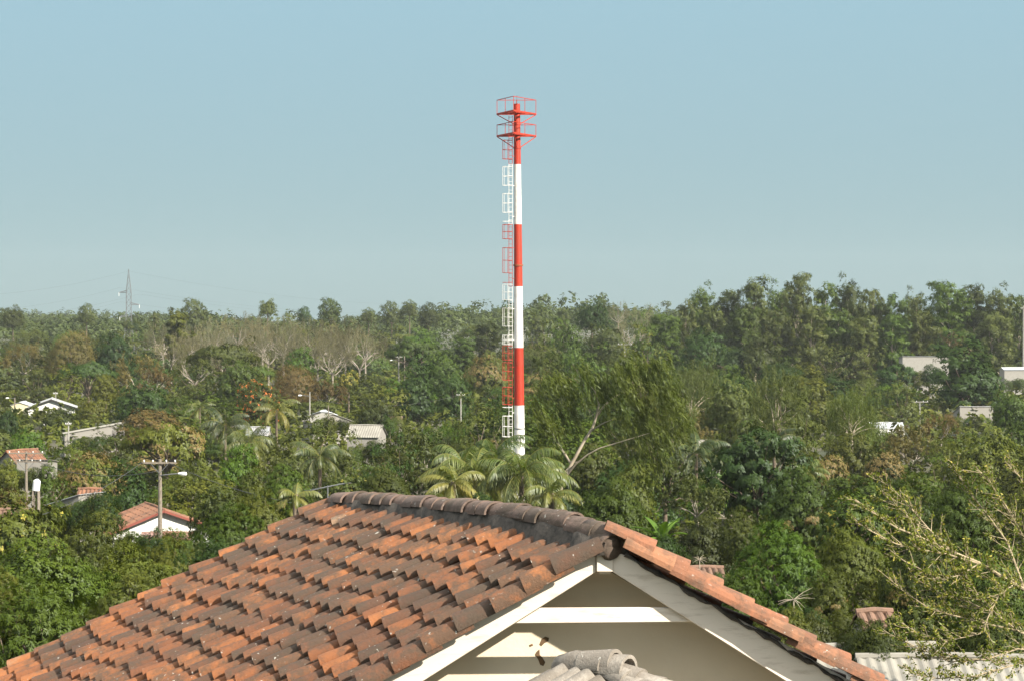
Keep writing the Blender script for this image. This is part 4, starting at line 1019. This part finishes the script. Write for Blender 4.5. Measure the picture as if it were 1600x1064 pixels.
# ------------------------------------------------------------------ the tree with the pale forked trunk behind the mast foot
def forked_tree():
    Y = 133; b = at(868, 800, Y); g = zg(Y)
    r = thing('weeping_tree', 'wind-swept weeping tree with a pale leaning forked trunk right of the mast', 'tree', (b.x, Y, g))
    o_ = Vector((b.x, Y, g))
    def P(px, py, dy=0): return tuple(at(px, py, Y + dy) - o_)
    t = MB()
    t.tube([(0, 0, -1), P(871, 778), P(880, 752), P(893, 725), P(912, 690), P(926, 668), P(932, 650), P(945, 632), P(962, 618), P(985, 610, 1)], [.17, .15, .13, .12, .105, .09, .08, .06, .04, .02], 8, cap=False)
    t.tube([P(886, 742), P(900, 724, -.5), P(918, 710, -.8), P(936, 700, -1.2), P(962, 692, -1.5), P(985, 685, -2), P(1015, 676, -2)], [.07, .06, .05, .04, .03, .025, .015], 6, cap=False)
    t.tube([P(930, 654), P(936, 632, -.5), P(930, 612, -1), P(924, 604, -1)], [.09, .06, .04, .02], 6, cap=False)
    t.tube([P(924, 672), P(940, 662, -1), P(956, 655, -1.5)], [.06, .04, .02], 6, cap=False)
    t.tube([P(878, 757), P(884, 735, .5), P(896, 722, 1), P(908, 720, 1)], [.06, .045, .03, .02], 6, cap=False)
    t.tube([P(893, 725), P(870, 690, 2), P(850, 655, 3), P(838, 625, 3)], [.1, .07, .05, .03], 6, cap=False)
    t.build('trunk', PALEBARK, r, smooth=True)
    c = MB(); C = []
    for (x, y, rx, ry, n) in ((862, 625, 34, 48, 42), (985, 600, 58, 34, 60), (905, 590, 40, 25, 22), (1030, 640, 40, 50, 46), (850, 700, 30, 45, 22), (975, 660, 50, 28, 26), (1010, 570, 40, 22, 22), (1000, 720, 38, 30, 16)):
        for _ in range(n):
            a = rng.uniform(0, 6.28); q = math.sqrt(rng.random()); dy = rng.normal() * 1.5
            if 872 < x + rx * q * math.cos(a) < 960 and y + ry * q * math.sin(a) > 612: dy = abs(dy) + 1.5
            C.append(P(x + rx * q * math.cos(a), y + ry * q * math.sin(a), dy))
    C = np.array(C); n = len(C); per = 90; N_ = n * per; Cc = np.repeat(C, per, 0)
    dn = rng.random(N_) ** 1.2 * np.repeat(rng.uniform(.5, 1.7, n), per); st = rng.integers(0, 7, N_)
    off = rdir(n * 7).reshape(n, 7, 3) * rng.uniform(.15, .6, (n, 7, 1)); so_ = off[np.repeat(np.arange(n), per), st]
    Pp = Cc + so_ + np.stack([dn * .42, dn * .05, -dn], 1) + rng.normal(size=(N_, 3)) * .05
    A = unit(np.stack([np.full(N_, .42), np.zeros(N_), np.full(N_, -1.)], 1) + rng.normal(size=(N_, 3)) * .3)
    Nn = unit(unit(so_) * .8 + rdir(N_) * .6 + np.array([0, 0, .25]))
    c.leaves(Pp, Nn, A, .42 * rng.uniform(.6, 1.3, N_), .06 * rng.uniform(.7, 1.4, N_), np.clip(np.repeat(rng.random(n), per) * .5 + rng.random(N_) * .5, 0, 1))
    o = c.build('crown', LEAF, r); o.color = (.078, .098, .018, 1)
forked_tree()

# ------------------------------------------------------------------ the sparse tree reaching in at the bottom right
def sparse_tree():
    Y = 47; b = at(1760, 1100, Y); g = zg(Y); o_ = Vector((b.x, Y, g))
    r = thing('sparse_tree', 'sparse tree with thin pale branches and small yellow green leaves at bottom right', 'tree', tuple(o_))
    def P(px, py, dy=0): return np.array(at(px, py, Y + dy) - o_)
    mains = [
        ([(1760, 1010, 0), (1690, 965, 0), (1625, 930, 0), (1585, 912, 0), (1530, 880, -.5), (1485, 860, -1), (1440, 840, -1), (1400, 822, -1.5), (1362, 800, -1.5), (1335, 778, -1.5)], .105),
        ([(1530, 880, -.5), (1478, 868, -1.5), (1440, 862, -2), (1400, 850, -2), (1358, 826, -2.5), (1328, 806, -2.5)], .04),
        ([(1485, 860, -1), (1450, 822, -.5), (1422, 790, -.5), (1395, 764, 0), (1372, 748, 0)], .035),
        ([(1600, 918, 0), (1575, 850, 1), (1545, 808, 1), (1518, 775, 1.5), (1500, 745, 1.5), (1488, 722, 1.5)], .05),
        ([(1690, 965, 0), (1640, 880, 1), (1600, 840, 1.5), (1575, 800, 2), (1555, 765, 2), (1543, 728, 2)], .06),
        ([(1600, 840, 1.5), (1575, 792, 1), (1560, 770, 1), (1540, 742, 1), (1515, 735, 1)], .03),
        ([(1640, 880, 1), (1625, 830, 1), (1610, 780, 1), (1590, 745, 1), (1570, 720, 1)], .04),
        ([(1720, 1030, 0), (1650, 1010, -1), (1590, 985, -1), (1560, 960, -1.5), (1530, 930, -1.5), (1510, 900, -2)], .055),
        ([(1590, 985, -1), (1530, 975, -1), (1480, 962, -1.5), (1445, 945, -2), (1410, 922, -2), (1385, 900, -2)], .04),
        ([(1560, 960, -1.5), (1500, 935, -1), (1462, 925, -1), (1440, 905, -1), (1420, 892, -1)], .03),
        ([(1720, 1060, 0), (1640, 1020, -1), (1590, 1012, -1.5), (1540, 1030, -2), (1490, 1035, -2), (1440, 1022, -2)], .045),
        ([(1540, 1030, -2), (1480, 1030, -2), (1440, 1015, -2.5), (1408, 1000, -2.5), (1378, 985, -2.5)], .03),
        ([(1640, 1020, -1), (1580, 1045, -2), (1520, 1055, -2.5), (1470, 1060, -2.5), (1420, 1050, -3)], .03),
        ([(1530, 880, -.5), (1500, 900, -2), (1470, 905, -2.5), (1430, 885, -3), (1400, 870, -3)], .025),
        ([(1440, 840, -1), (1415, 800, -.5), (1392, 780, 0), (1378, 765, 0)], .022),
        ([(1585, 912, 0), (1560, 930, -2), (1530, 990, -2.5), (1480, 1000, -3), (1430, 985, -3), (1395, 965, -3)], .03)]
    t = MB(); tw0, tw1, ra, rb, LP, LD = [], [], [], [], [], []
    t.tube([(0, 0, -1), (0, 0, 1.0), P(1760, 1010)], [.22, .2, .13], 10, cap=False); t.build('trunk', PALEBARK, r, smooth=True)
    br = MB()
    for pts, r0 in mains:
        Q = np.array([P(*p) for p in pts]); Q[1:-1] += rng.normal(size=(len(Q) - 2, 3)) * .03
        br.tube(Q, np.linspace(r0 * .6, .007, len(Q)), 7, cap=False)
        L = np.linalg.norm(np.diff(Q, axis=0), axis=1); cum = np.concatenate([[0], np.cumsum(L)]); tot = cum[-1]
        ns = int(tot / .085)
        for k in range(ns):
            s = tot * (.12 + .88 * k / ns); i = min(np.searchsorted(cum, s) - 1, len(Q) - 2); f = (s - cum[i]) / L[i]; p = Q[i] * (1 - f) + Q[i + 1] * f; d = unit(Q[i + 1] - Q[i])
            e = unit(d * .8 + rdir(1)[0] * .7 + np.array([-.1, 0, .18])); ll = rng.uniform(.25, 1.0) * (.5 + .6 * (1 - s / tot))
            m = p + e * ll * .5; e2 = unit(e + np.array([-.15, 0, .25]) + rng.normal(size=3) * .15); q = m + e2 * ll * .5
            tw0 += [p, m]; tw1 += [m, q]; ra += [.010, .007]; rb += [.007, .0035]
            for h in range(int(3 + ll * 10)):
                g_ = rng.random() ** .6; LP.append(p + (m - p) * g_ * 2 if g_ < .5 else m + (q - m) * (g_ * 2 - 1)); LD.append(e2)
            if rng.random() < .7:
                e3 = unit(e2 + rdir(1)[0] * .7); q3 = m + e3 * ll * .45; tw0.append(m); tw1.append(q3); ra.append(.006); rb.append(.003)
                for h in range(4): LP.append(m + (q3 - m) * rng.random()); LD.append(e3)
    br.segs(tw0, tw1, ra, rb, 4); br.build('branches', mat_bark('sparse_twig', (.26, .205, .12), (.44, .36, .23), 3), r)
    LP = np.array(LP); LD = np.array(LD); n = len(LP)
    c = MB(); k = 2; Pp = np.repeat(LP, k, 0); A = unit(np.repeat(LD, k, 0) * .6 + rdir(n * k) + np.array([0, 0, -.2]))
    Pp = Pp + A * .05; c.leaves(Pp, unit(rdir(n * k) + np.array([0, 0, .5])), A, .085 * rng.uniform(.6, 1.3, n * k), .045 * rng.uniform(.6, 1.3, n * k), rng.random(n * k), (rng.random(n * k) < .14).astype(float))
    o = c.build('leaves', LEAF_YEL, r); o.color = (.125, .145, .022, 1)
sparse_tree()

# ------------------------------------------------------------------ the trees one can pick out in the photograph
T = tree
def skirts():
    for x0, y0, x1, y1, Y in list(PROT):
        if x1 - x0 < 20 or Y < 60 or (x0, Y) in ((222, 120), (26, 172)): continue
        n = max(2, int((x1 - x0) / 22) + 2)
        for i in range(n):
            px = x0 + (i + .5) * (x1 - x0) / n + rng.uniform(-4, 4); w_ = max(rng.uniform(1.6, 2.1) * (x1 - x0) / n, 2.2 * F / Y)
            T(px, y1 - rng.uniform(1, 9), w_, Y - rng.uniform(5, 9), ['mango', 'mango_c', 'mango_b', 'fuzzy'][rng.integers(4)] if Y > 100 else 'nearsmall', ['green', 'olive', 'dim', 'dark'][rng.integers(4)], None)
skirts()
FEAT = [
 # left, far
 (36, 527, 74, 420, 'bare_leafy', 'brown', 'pinkish half-bare tree with pale spreading limbs near the left edge'),
 (112, 515, 84, 400, 'fuzzy', 'brown', 'smooth brownish olive dome tree left of the pylon'),
 (276, 480, 46, 430, 'euc_slim', 'olive', 'slender tree with a white trunk right of the pylon'),
 (243, 482, 14, 520, 'euc_slim', 'grey', 'very narrow dark tree between the pylon and the white-trunked tree'),
 (180, 528, 62, 390, 'mango', 'dark', None), (212, 545, 84, 370, 'bare_leafy', 'brown', 'reddish half-bare spreading tree below the pylon'),
 (345, 533, 116, 330, 'umbrella', 'dim', 'wide dark flat-topped tree in front of the far grey leafless trees'),
 (385, 545, 70, 345, 'loose', 'olive', None), (318, 566, 96, 322, 'loose', 'dim', None), (378, 570, 80, 318, 'mango', 'green', None), (60, 578, 96, 350, 'loose', 'dim', None), (102, 588, 62, 338, 'loose_b', 'yellow', None),
 (166, 588, 40, 320, 'mango', 'yellow', None), (222, 600, 92, 300, 'mango_b', 'dark', None), (242, 572, 54, 360, 'scrub', 'red', None),
 (146, 622, 48, 300, 'mango_b', 'yellow', 'yellow green tree just right of the white house'), (92, 640, 62, 285, 'mango', 'dim', 'dark tree hiding the lower right of the white house'),
 (6, 640, 56, 250, 'mango_b', 'dark', 'dark tree at the left edge below the cream annex'), (42, 672, 58, 226, 'mango_b', 'bright', 'bright green bush-like tree below the white house'),
 (262, 655, 142, 188, 'umbrella_y', 'olive', 'wide yellow-flecked flat tree above the wooden power pole'), (180, 668, 84, 212, 'loose_b', 'dim', None),
 (142, 708, 112, 165, 'mango_bloom', 'olive', 'round mango tree topped with orange-brown bloom left of the power pole'),
 (205, 735, 70, 158, 'mango_c', 'dark', 'dark tree between the blooming mango and the power pole'), (372, 700, 66, 152, 'mango', 'bright', 'bright green tree right of the power pole'),
 (300, 718, 96, 150, 'scrub', 'olive', 'twiggy olive tree just right of the power pole'), (108, 690, 70, 196, 'loose', 'green', None),
 (400, 600, 62, 285, 'flame', 'dim', 'dark tree sprinkled with orange flowers behind the yellowing palm'),
 (462, 568, 76, 340, 'fuzzy', 'red', 'reddish brown dome tree right of the orange-flowered tree'), (508, 590, 62, 322, 'scrub', 'red', None),
 (545, 578, 30, 345, 'yellow', 'olive', 'small tree with bright yellow flowers in the middle of the valley'), (466, 548, 52, 390, 'mango', 'bright', None),
 (652, 574, 80, 300, 'mango_c', 'dark', 'dense dark green tree with heavy clumps left of the striped mast'), (712, 590, 74, 305, 'mango', 'dark', None),
 (594, 606, 94, 285, 'loose', 'olive', None), (588, 625, 74, 262, 'mango_b', 'dim', 'dusky tree leaning over the patched grey roofs'),
 (480, 655, 128, 160, 'loose', 'dim', 'big dark open-crowned tree right of the power pole, before the patched roofs'),
 (530, 700, 84, 140, 'scrub', 'sage', 'pale grey-green twiggy tree below the grey walled house'),
 (650, 664, 150, 146, 'scrub', 'dim', 'broad dusky twiggy tree left of the palms at the mast foot'), (745, 640, 100, 205, 'loose', 'olive', None),
 (612, 700, 92, 132, 'loose_b', 'dark', None),
 (650, 528, 96, 420, 'umbrella', 'green', None), (440, 508, 60, 500, 'loose', 'olive', None),
 (720, 520, 60, 420, 'euc_b', 'green', None), (760, 500, 60, 430, 'euc_a', 'dim', None), (690, 560, 66, 380, 'mango', 'green', None), (765, 555, 80, 370, 'mango_bloom', 'olive', None),
 # skyline singles
 (305, 472, 46, 620, 'mango', 'sage', None), (418, 469, 30, 600, 'mango_b', 'sage', None), (517, 470, 38, 600, 'mango', 'green', None), (576, 483, 26, 610, 'mango_b', 'grey', None),
 (612, 475, 34, 600, 'mango', 'grey', None), (640, 471, 28, 600, 'mango_b', 'grey', None), (670, 477, 34, 590, 'mango', 'dim', None), (20, 480, 40, 600, 'mango_b', 'dim', None), (135, 478, 30, 610, 'mango', 'grey', None), (475, 482, 24, 600, 'mango', 'dark', None),
 # centre right
 (925, 473, 52, 440, 'mango_b', 'dark', 'small dark round crown on the skyline left of the wide bare tree'), (993, 472, 84, 470, 'bare', 'wood', 'wide leafless pale tree breaking the skyline right of the mast'),
 (966, 468, 34, 520, 'bare_b', 'wood', None), (850, 506, 62, 420, 'loose_b', 'olive', None), (890, 518, 66, 400, 'mango_c', 'green', None), (950, 512, 74, 400, 'mango_b', 'dim', None), (1040, 488, 62, 430, 'euc_c', 'green', None), (1005, 506, 60, 425, 'loose', 'green', None),
 (880, 478, 24, 560, 'euc_slim', 'grey', None), (840, 486, 34, 560, 'euc_slim', 'grey', None),
 (1100, 518, 70, 380, 'mango_b', 'dark', 'dark round tree below the left end of the eucalyptus grove'), (1146, 548, 42, 372, 'mango', 'dark', None), (1187, 530, 60, 370, 'mango', 'dim', None),
 (1078, 543, 124, 250, 'weep_fine', 'sage', 'wide sage-coloured tree right of the forked tree'), (1000, 545, 92, 262, 'loose_b', 'olive', None), (920, 556, 84, 300, 'loose', 'green', None), (860, 560, 70, 260, 'mango_c', 'dim', None), (956, 560, 70, 310, 'mango', 'dim', None),
 (1050, 610, 96, 190, 'weep', 'pale', None), (1140, 600, 90, 215, 'mango_b', 'sage', None),
 (1212, 566, 112, 205, 'weep_b', 'sage', 'tall drooping tree left of the lone weeping tree, under the grove'), (1232, 628, 110, 190, 'loose_b', 'olive', None), (1165, 655, 90, 170, 'mango_b', 'dim', None),
 (1330, 585, 104, 192, 'weep_fine', 'pale', 'round weeping tree with curtain-like pale foliage right of centre'),
 (1510, 543, 122, 328, 'mango_c', 'dark', 'huge dark mango standing before the warehouse walls'), (1402, 564, 76, 384, 'layered', 'dark', 'dark layered tree in front of the warehouse wall'),
 (1338, 684, 84, 182, 'mango', 'olive', None), (1412, 600, 84, 285, 'loose', 'sage', None), (1470, 502, 116, 440, 'bare_leafy', 'red', 'wide reddish half-bare tree under the eucalyptus grove'), (1545, 520, 70, 445, 'scrub', 'red', None), (1360, 552, 60, 430, 'scrub', 'red', None), (1300, 540, 80, 410, 'loose', 'dim', None),
 (1470, 637, 62, 262, 'bare_leafy', 'red', 'pinkish twiggy shrub-like tree beside the T-shaped pole'), (1580, 615, 70, 260, 'mango_b', 'green', None),
 (1292, 712, 74, 164, 'mango_bloom', 'olive', 'orange-brown blooming mango left of its darker neighbour'), (1380, 708, 78, 160, 'mango_bloom', 'dim', 'dark round mango with a brown-blooming top'),
 (1425, 662, 112, 210, 'scrub', 'brown', None), (1475, 672, 90, 205, 'bare_leafy', 'olive', None), (1540, 678, 136, 160, 'mango_b', 'olive', 'wide olive tree above the sparse branches at the right edge'), (1350, 668, 70, 215, 'mango', 'green', None),
 (1182, 690, 140, 128, 'bigleaf', 'dark', 'dark layered large-leaved tree before the orange-blooming mango'),
 (1040, 668, 120, 140, 'loose', 'dim', 'dark tree right of the pale forked trunk'), (985, 735, 90, 118, 'mango', 'olive', None), (1090, 740, 90, 122, 'scrub', 'dim', None),
 (952, 757, 136, 88, 'nearsmall', 'green', 'round green tree directly behind the ridge, right of the palms'),
 (1100, 812, 120, 98, 'nearsmall', 'dim', 'dark green tree behind the brown tiled roof'), (1030, 830, 80, 84, 'nearsmall', 'dark', None), (1160, 800, 80, 92, 'nearmango', 'dim', None),
 (735, 782, 130, 92, 'nearsmall', 'dark', None), (830, 786, 120, 92, 'nearsmall', 'dim', None), (675, 775, 90, 92, 'nearsmall', 'dim', None),
 (1225, 832, 160, 74, 'nearmango', 'bright', 'large bright green mango right of the gable roof'), (1155, 900, 90, 68, 'nearmango', 'green', 'green mango half hidden behind the right roof slope'),
 (1250, 748, 120, 108, 'nearmango_b', 'green', None), (1335, 770, 110, 100, 'nearalmond', 'green', None), (1420, 750, 120, 104, 'nearmango', 'green', None), (1520, 745, 130, 98, 'nearsmall', 'green', None), (1590, 780, 100, 92, 'nearmango', 'dim', None),
 (1330, 832, 110, 80, 'nearsmall', 'olive', None), (1440, 850, 150, 76, 'nearmango_b', 'dim', None), (1550, 862, 140, 72, 'nearsmall', 'green', None), (1295, 900, 84, 68, 'nearmango_b', 'olive', None), (1440, 945, 120, 60, 'nearalmond', 'dim', None), (1560, 950, 140, 58, 'nearsmall', 'dim', None), (1320, 955, 60, 65, 'nearsmall', 'olive', None), (1255, 965, 70, 60, 'nearalmond', 'dark', 'small dark broad-leaved tree just over the right roof edge'),
 # near left masses
 (60, 852, 250, 62, 'nearsmall', 'green', None), (205, 868, 190, 66, 'nearsmall', 'olive', None), (30, 795, 150, 92, 'nearalmond', 'olive', 'yellow-dotted broad-leaved tree at the left edge below the shed'), (135, 818, 150, 84, 'nearmango_b', 'olive', None),
 (362, 800, 120, 82, 'nearmango', 'green', 'long-leaved mango right of the white tiled house'), (405, 778, 100, 96, 'nearmango_b', 'olive', None), (262, 858, 110, 76, 'nearmango_b', 'olive', None), (330, 855, 130, 62, 'nearmango', 'dark', None),
 (70, 925, 220, 48, 'nearmango', 'green', 'long-leaved mango at the bottom left below the fine-leaved trees'), (195, 915, 170, 52, 'nearmango_b', 'olive', None), (0, 900, 130, 50, 'nearmango_b', 'olive', None),
 (450, 740, 90, 112, 'nearmango_b', 'green', None), (395, 740, 70, 128, 'mango', 'olive', None), (540, 745, 70, 108, 'nearalmond', 'sage', None), (600, 735, 80, 104, 'nearsmall', 'dim', None), (655, 730, 70, 112, 'scrub', 'dim', None), (160, 775, 60, 118, 'mango', 'dark', None), (345, 765, 100, 116, 'mango_b', 'dim', None), (225, 800, 50, 140, 'mango', 'dark', None), (10, 735, 60, 150, 'mango_c', 'olive', None), (80, 745, 60, 152, 'loose', 'green', None),
 (780, 660, 60, 172, 'loose_b', 'dim', None), (850, 730, 60, 140, 'mango_c', 'dim', None), (920, 700, 70, 152, 'mango', 'dim', None),
]
for f in FEAT:
    px, top, w_, Y, kind, col, lab = f
    T(px, top, w_, Y, kind, col, lab)
# eucalyptus grove along the right skyline
for i, (px, top, w_, Y) in enumerate([(1072, 468, 40, 440), (1098, 449, 56, 450), (1136, 450, 58, 445), (1180, 434, 66, 440), (1222, 446, 56, 455), (1246, 424, 56, 440), (1290, 444, 60, 450), (1326, 438, 60, 440), (1364, 449, 52, 455), (1402, 460, 56, 450), (1432, 455, 46, 458), (1482, 437, 84, 440), (1520, 446, 64, 448), (1560, 451, 60, 440), (1592, 458, 50, 452), (1115, 478, 50, 425), (1160, 475, 60, 420), (1210, 480, 56, 422), (1268, 478, 60, 418), (1310, 482, 60, 424), (1350, 490, 56, 420), (1395, 492, 60, 422), (1440, 480, 60, 425), (1550, 490, 60, 424)]):
    T(px, top, w_, Y, 'euc_' + 'abc'[i % 3], ['sage', 'green', 'dim', 'sage', 'green'][i % 5], None, group='eucalyptus grove on the right skyline')
# grey leafless wood left of the mast
for i in range(15):
    px = 262 + i * 21 + rng.uniform(-8, 8); T(px, 485 + rng.uniform(-3, 14) + abs(px - 400) * .04, rng.uniform(58, 86), 470 + rng.uniform(-40, 60), 'bare' if i % 2 else 'bare_b', 'wood', None, group='leafless trees on the far left')
for i in range(9):
    px = 275 + i * 36 + rng.uniform(-8, 8); T(px, 512 + rng.uniform(-6, 8), rng.uniform(60, 86), 425 + rng.uniform(-20, 20), 'bare_b' if i % 2 else 'bare', 'wood', None, group='leafless trees on the far left')
# filling the valley between them
BEST = list(PLACED)
def clash(px, top, w_, Y):
    x0, x1, y0 = px - w_ / 2, px + w_ / 2, top; y1 = 495 + (CAMZ - zg(Y) - 1) * F / Y
    for a, b, c, d, YY in PROT:
        if YY > Y and x1 > a and x0 < c and y0 < d and y1 > b: return True
    for t in BEST:
        if t['Y'] > Y + 12 and not t['o'].name.startswith('eucalyptus'):
            ox = min(x1, t['px'] + t['w'] / 2) - max(x0, t['px'] - t['w'] / 2)
            if ox > .3 * t['w'] and y0 < t['top'] + .45 * t['w']: return True
        if abs(t['Y'] - Y) < 25 and abs(t['px'] - px) < .3 * (t['w'] + w_) and abs(t['top'] - top) < 25: return True
    return False
kinds_l = [('mango', .16), ('mango_b', .13), ('mango_c', .11), ('loose', .14), ('loose_b', .12), ('fuzzy', .06), ('umbrella', .07), ('scrub', .08), ('bare_leafy', .03), ('mango_bloom', .02), ('weep_fine', .02)]
cols_l = [('dark', .16), ('green', .24), ('olive', .20), ('dim', .20), ('bright', .05), ('sage', .08), ('brown', .02), ('red', .01)]
def pick(l): k, p = zip(*l); p = np.array(p); return k[rng.choice(len(k), p=p / p.sum())]
for Y, wm, hm, step in ((118, 6, 5.5, 1.0), (145, 7, 6.5, 1.0), (172, 8, 7.0, .95), (205, 9, 7.5, .95), (245, 10, 8, .95), (290, 11, 8.5, .9), (345, 12, 9.5, .85), (410, 13, 11, .85), (500, 15, 12.6, .8), (570, 16, 13.6, .8)):
    k = F / Y; px = -30 + rng.uniform(0, 30)
    while px < 1630:
        w_ = wm * k * rng.uniform(.75, 1.25); Yt = Y * rng.uniform(.94, 1.06); h = hm * rng.uniform(.8, 1.2)
        for tr_ in range(3):
            top = 495 + (CAMZ - zg(Yt) - h) * F / Yt
            if not clash(px, top, w_, Yt):
                kd = pick(kinds_l); c_ = pick(cols_l)
                if kd == 'scrub' and rng.random() < .5: c_ = 'brown' if rng.random() < .3 else 'olive'
                if kd == 'bare_leafy': c_ = pick([('brown', .5), ('red', .3), ('olive', .2)])
                T(px, top, w_, Yt, kd, c_, None); break
            h *= .72; w_ *= .85
        px += w_ * step * rng.uniform(.9, 1.2)
print('trees', len(PLACED))

# ------------------------------------------------------------------ labels for the trees: what they look like and what they stand by
MARKS = [(201, 465, 'the pylon', 640), (80, 635, 'the white house', 325), (249, 790, 'the wooden pole', 120), (810, 660, 'the striped mast', 150), (412, 672, 'the small metal shed', 232),
         (1510, 600, 'the huge dark mango', 328), (520, 648, 'the patched roofs', 272), (1437, 640, 'the T-shaped pole', 300), (1220, 900, 'the bright mango', 74), (990, 490, 'the wide bare tree', 470), (142, 745, 'the blooming mango', 165),
         (1330, 640, 'the round weeping tree', 192), (575, 680, 'the grey walled house', 224), (1098, 895, 'the brown tiled roof', 90), (1500, 900, 'the sparse branches', 50), (905, 690, 'the pale forked trunk', 133), (1110, 460, 'the grove', 450), (30, 715, 'the timber pole frame', 172), (1440, 568, 'the warehouse wall', 500), (652, 605, 'the clumped tree', 300), (345, 545, 'the flat dark tree', 330)]
def band(Y): return 'at the skyline' if Y > 540 else 'far off' if Y > 380 else 'midway out' if Y > 230 else 'nearby' if Y > 125 else 'closest' if Y < 70 else 'close by'
def word_labels():
    G = {}
    for t in PLACED:
        if t['label']: t['o']['label'] = t['label']; t['o']['group'] = t['group'] or 'trees of the valley'; continue
        cy = t['top'] + t['w'] * .4
        m = min(MARKS, key=lambda m: math.hypot((m[0] - t['px']), (m[1] - cy) * 1.6) + 0.0)
        dx, dy = t['px'] - m[0], cy - m[1]
        rel = ('left of' if dx < 0 else 'right of') if abs(dx) > abs(dy) * 1.2 else ('above' if dy < 0 else 'below')
        far = 'well ' if math.hypot(dx, dy) > 110 and rel in ('left of', 'right of') else ''
        a, kind = KNAME[t['kind']][:2]
        leafless = t['kind'] in ('bare', 'bare_b')
        s = f"{CNAME[t['col']]} {a} {kind} {far}{rel} {m[2]}" + ' ' + band(t['Y'])
        if t['group'] and 'leafless' in t['group']: s = s.replace('far off', 'in front rank' if t['Y'] < 447 else 'in rear rank')
        G.setdefault(s, []).append(t)
        t['o']['group'] = t['group'] or ('trees on the far slopes' if t['Y'] > 380 else 'trees of the valley')
    nth = ['first', 'second', 'third', 'fourth', 'fifth', 'sixth', 'seventh', 'eighth', 'ninth', 'tenth', 'eleventh', 'twelfth']
    for s, L in G.items():
        L.sort(key=lambda t: t['px'])
        for i, t in enumerate(L):
            lab = s
            if len(L) == 2: lab = ('leftmost ' if i == 0 else 'rightmost ') + s
            elif len(L) > 2: lab = f'{nth[i]} from left of {len(L)}: ' + s
            ws = lab.split()
            if len(ws) > 16:
                lab = lab.replace(' in the middle distance', ' midway').replace(' in the near valley', ' nearby').replace(' on the far skyline', ' at skyline').replace(' in the far row', ' far off').replace(' close below the camera', ' closest').replace('well ', '')
            if len(lab.split()) > 16: print('LONG', lab)
            t['o']['label'] = ' '.join(lab.split()[:16])
word_labels()

# ------------------------------------------------------------------ ground cover and the far wood: masses nobody could count
def undergrowth():
    mb = MB(); n = 15000; u = rng.random(n); Y = 32 * (640 / 32) ** u; X = (rng.random(n) * 2 - 1) * (Y * .30 + 6)
    s = .35 + Y * .0045; Z = np.array([zg(y) for y in Y])
    keep = ~((Y < 30) & (abs(X) < 6)); X, Y, Z, s = X[keep], Y[keep], Z[keep], s[keep]; n = len(X)
    C = np.stack([X, Y, Z + s * rng.uniform(.1, 1.3, n)], 1); per = 3
    D = rdir(n * per); D[:, 2] = abs(D[:, 2]); CC = np.repeat(C, per, 0) + D * np.repeat(s, per)[:, None] * .8; nl = 5
    Cc = np.repeat(CC, nl, 0); O = np.repeat(D, nl, 0); sc = np.repeat(np.repeat(s, per), nl)
    A = unit(O * .4 + rdir(len(Cc))); mb.leaves(Cc + A * (sc * .2)[:, None], unit(O + rdir(len(Cc)) * .6 + np.array([0, 0, .4])), A, .62 * sc, .30 * sc, rng.random(len(Cc)) * .6 + .4 * np.repeat(rng.random(n), per * nl))
    o = mb.build('undergrowth', LEAF); o.color = (*COL['olive'], 1); tag(o, 'low tangled green undergrowth covering the ground between the trees', 'undergrowth', kind='stuff')
undergrowth()
def far_wood():
    mb = MB(); n = 2600; Y = rng.uniform(640, 1300, n); X = (rng.random(n) * 2 - 1) * (Y * .31)
    h = 16.7 + 2.6 * np.sin(X * .021 + 1) + 1.6 * np.sin(X * .05 + Y * .01) + rng.normal(size=n) * 2.0 - (Y - 640) * .001; r = rng.uniform(3.0, 6.5, n)
    per = 30; D = rdir(n * per); D[:, 2] = np.where(rng.random(n * per) < .75, abs(D[:, 2]), D[:, 2])
    C = np.stack([X, Y, h - r * .7], 1); CC = np.repeat(C, per, 0) + D * np.repeat(r, per)[:, None] * np.array([1, 1, .85]) * rng.uniform(.7, 1.05, (n * per, 1))
    nl = 4; Cc = np.repeat(CC, nl, 0) + rdir(n * per * nl) * .6; O = np.repeat(D, nl, 0)
    mb.leaves(Cc, unit(O + rdir(len(Cc)) * .5 + np.array([0, 0, .3])), rdir(len(Cc)), rng.uniform(.7, 1.7, len(Cc)), rng.uniform(.4, 1.0, len(Cc)), np.clip(np.repeat(rng.random(n), per * nl) * .6 + rng.random(len(Cc)) * .4, 0, 1))
    ys = [660, 800, 1000, 1250]
    o = mb.build('distant_wood', LEAF); o.color = (.060, .080, .026, 1); tag(o, 'far-off green wood along the horizon', 'wood', kind='stuff')
far_wood()

# ------------------------------------------------------------------ air
def haze():
    mb = MB(); mb.box((0, 700, 30), (2600, 1700, 76)); m = N('haze_air')
    v = m.n('VolumePrincipled', {'Color': (.88, .92, .92, 1), 'Density': HAZE, 'Anisotropy': .2}); m.t.links.new(v.outputs[0], m.out.inputs[1])
    o = mb.build('haze', m.m); tag(o, 'thin pale haze filling the air of the valley', 'haze', kind='stuff')
HAZE = 0.00008
haze()
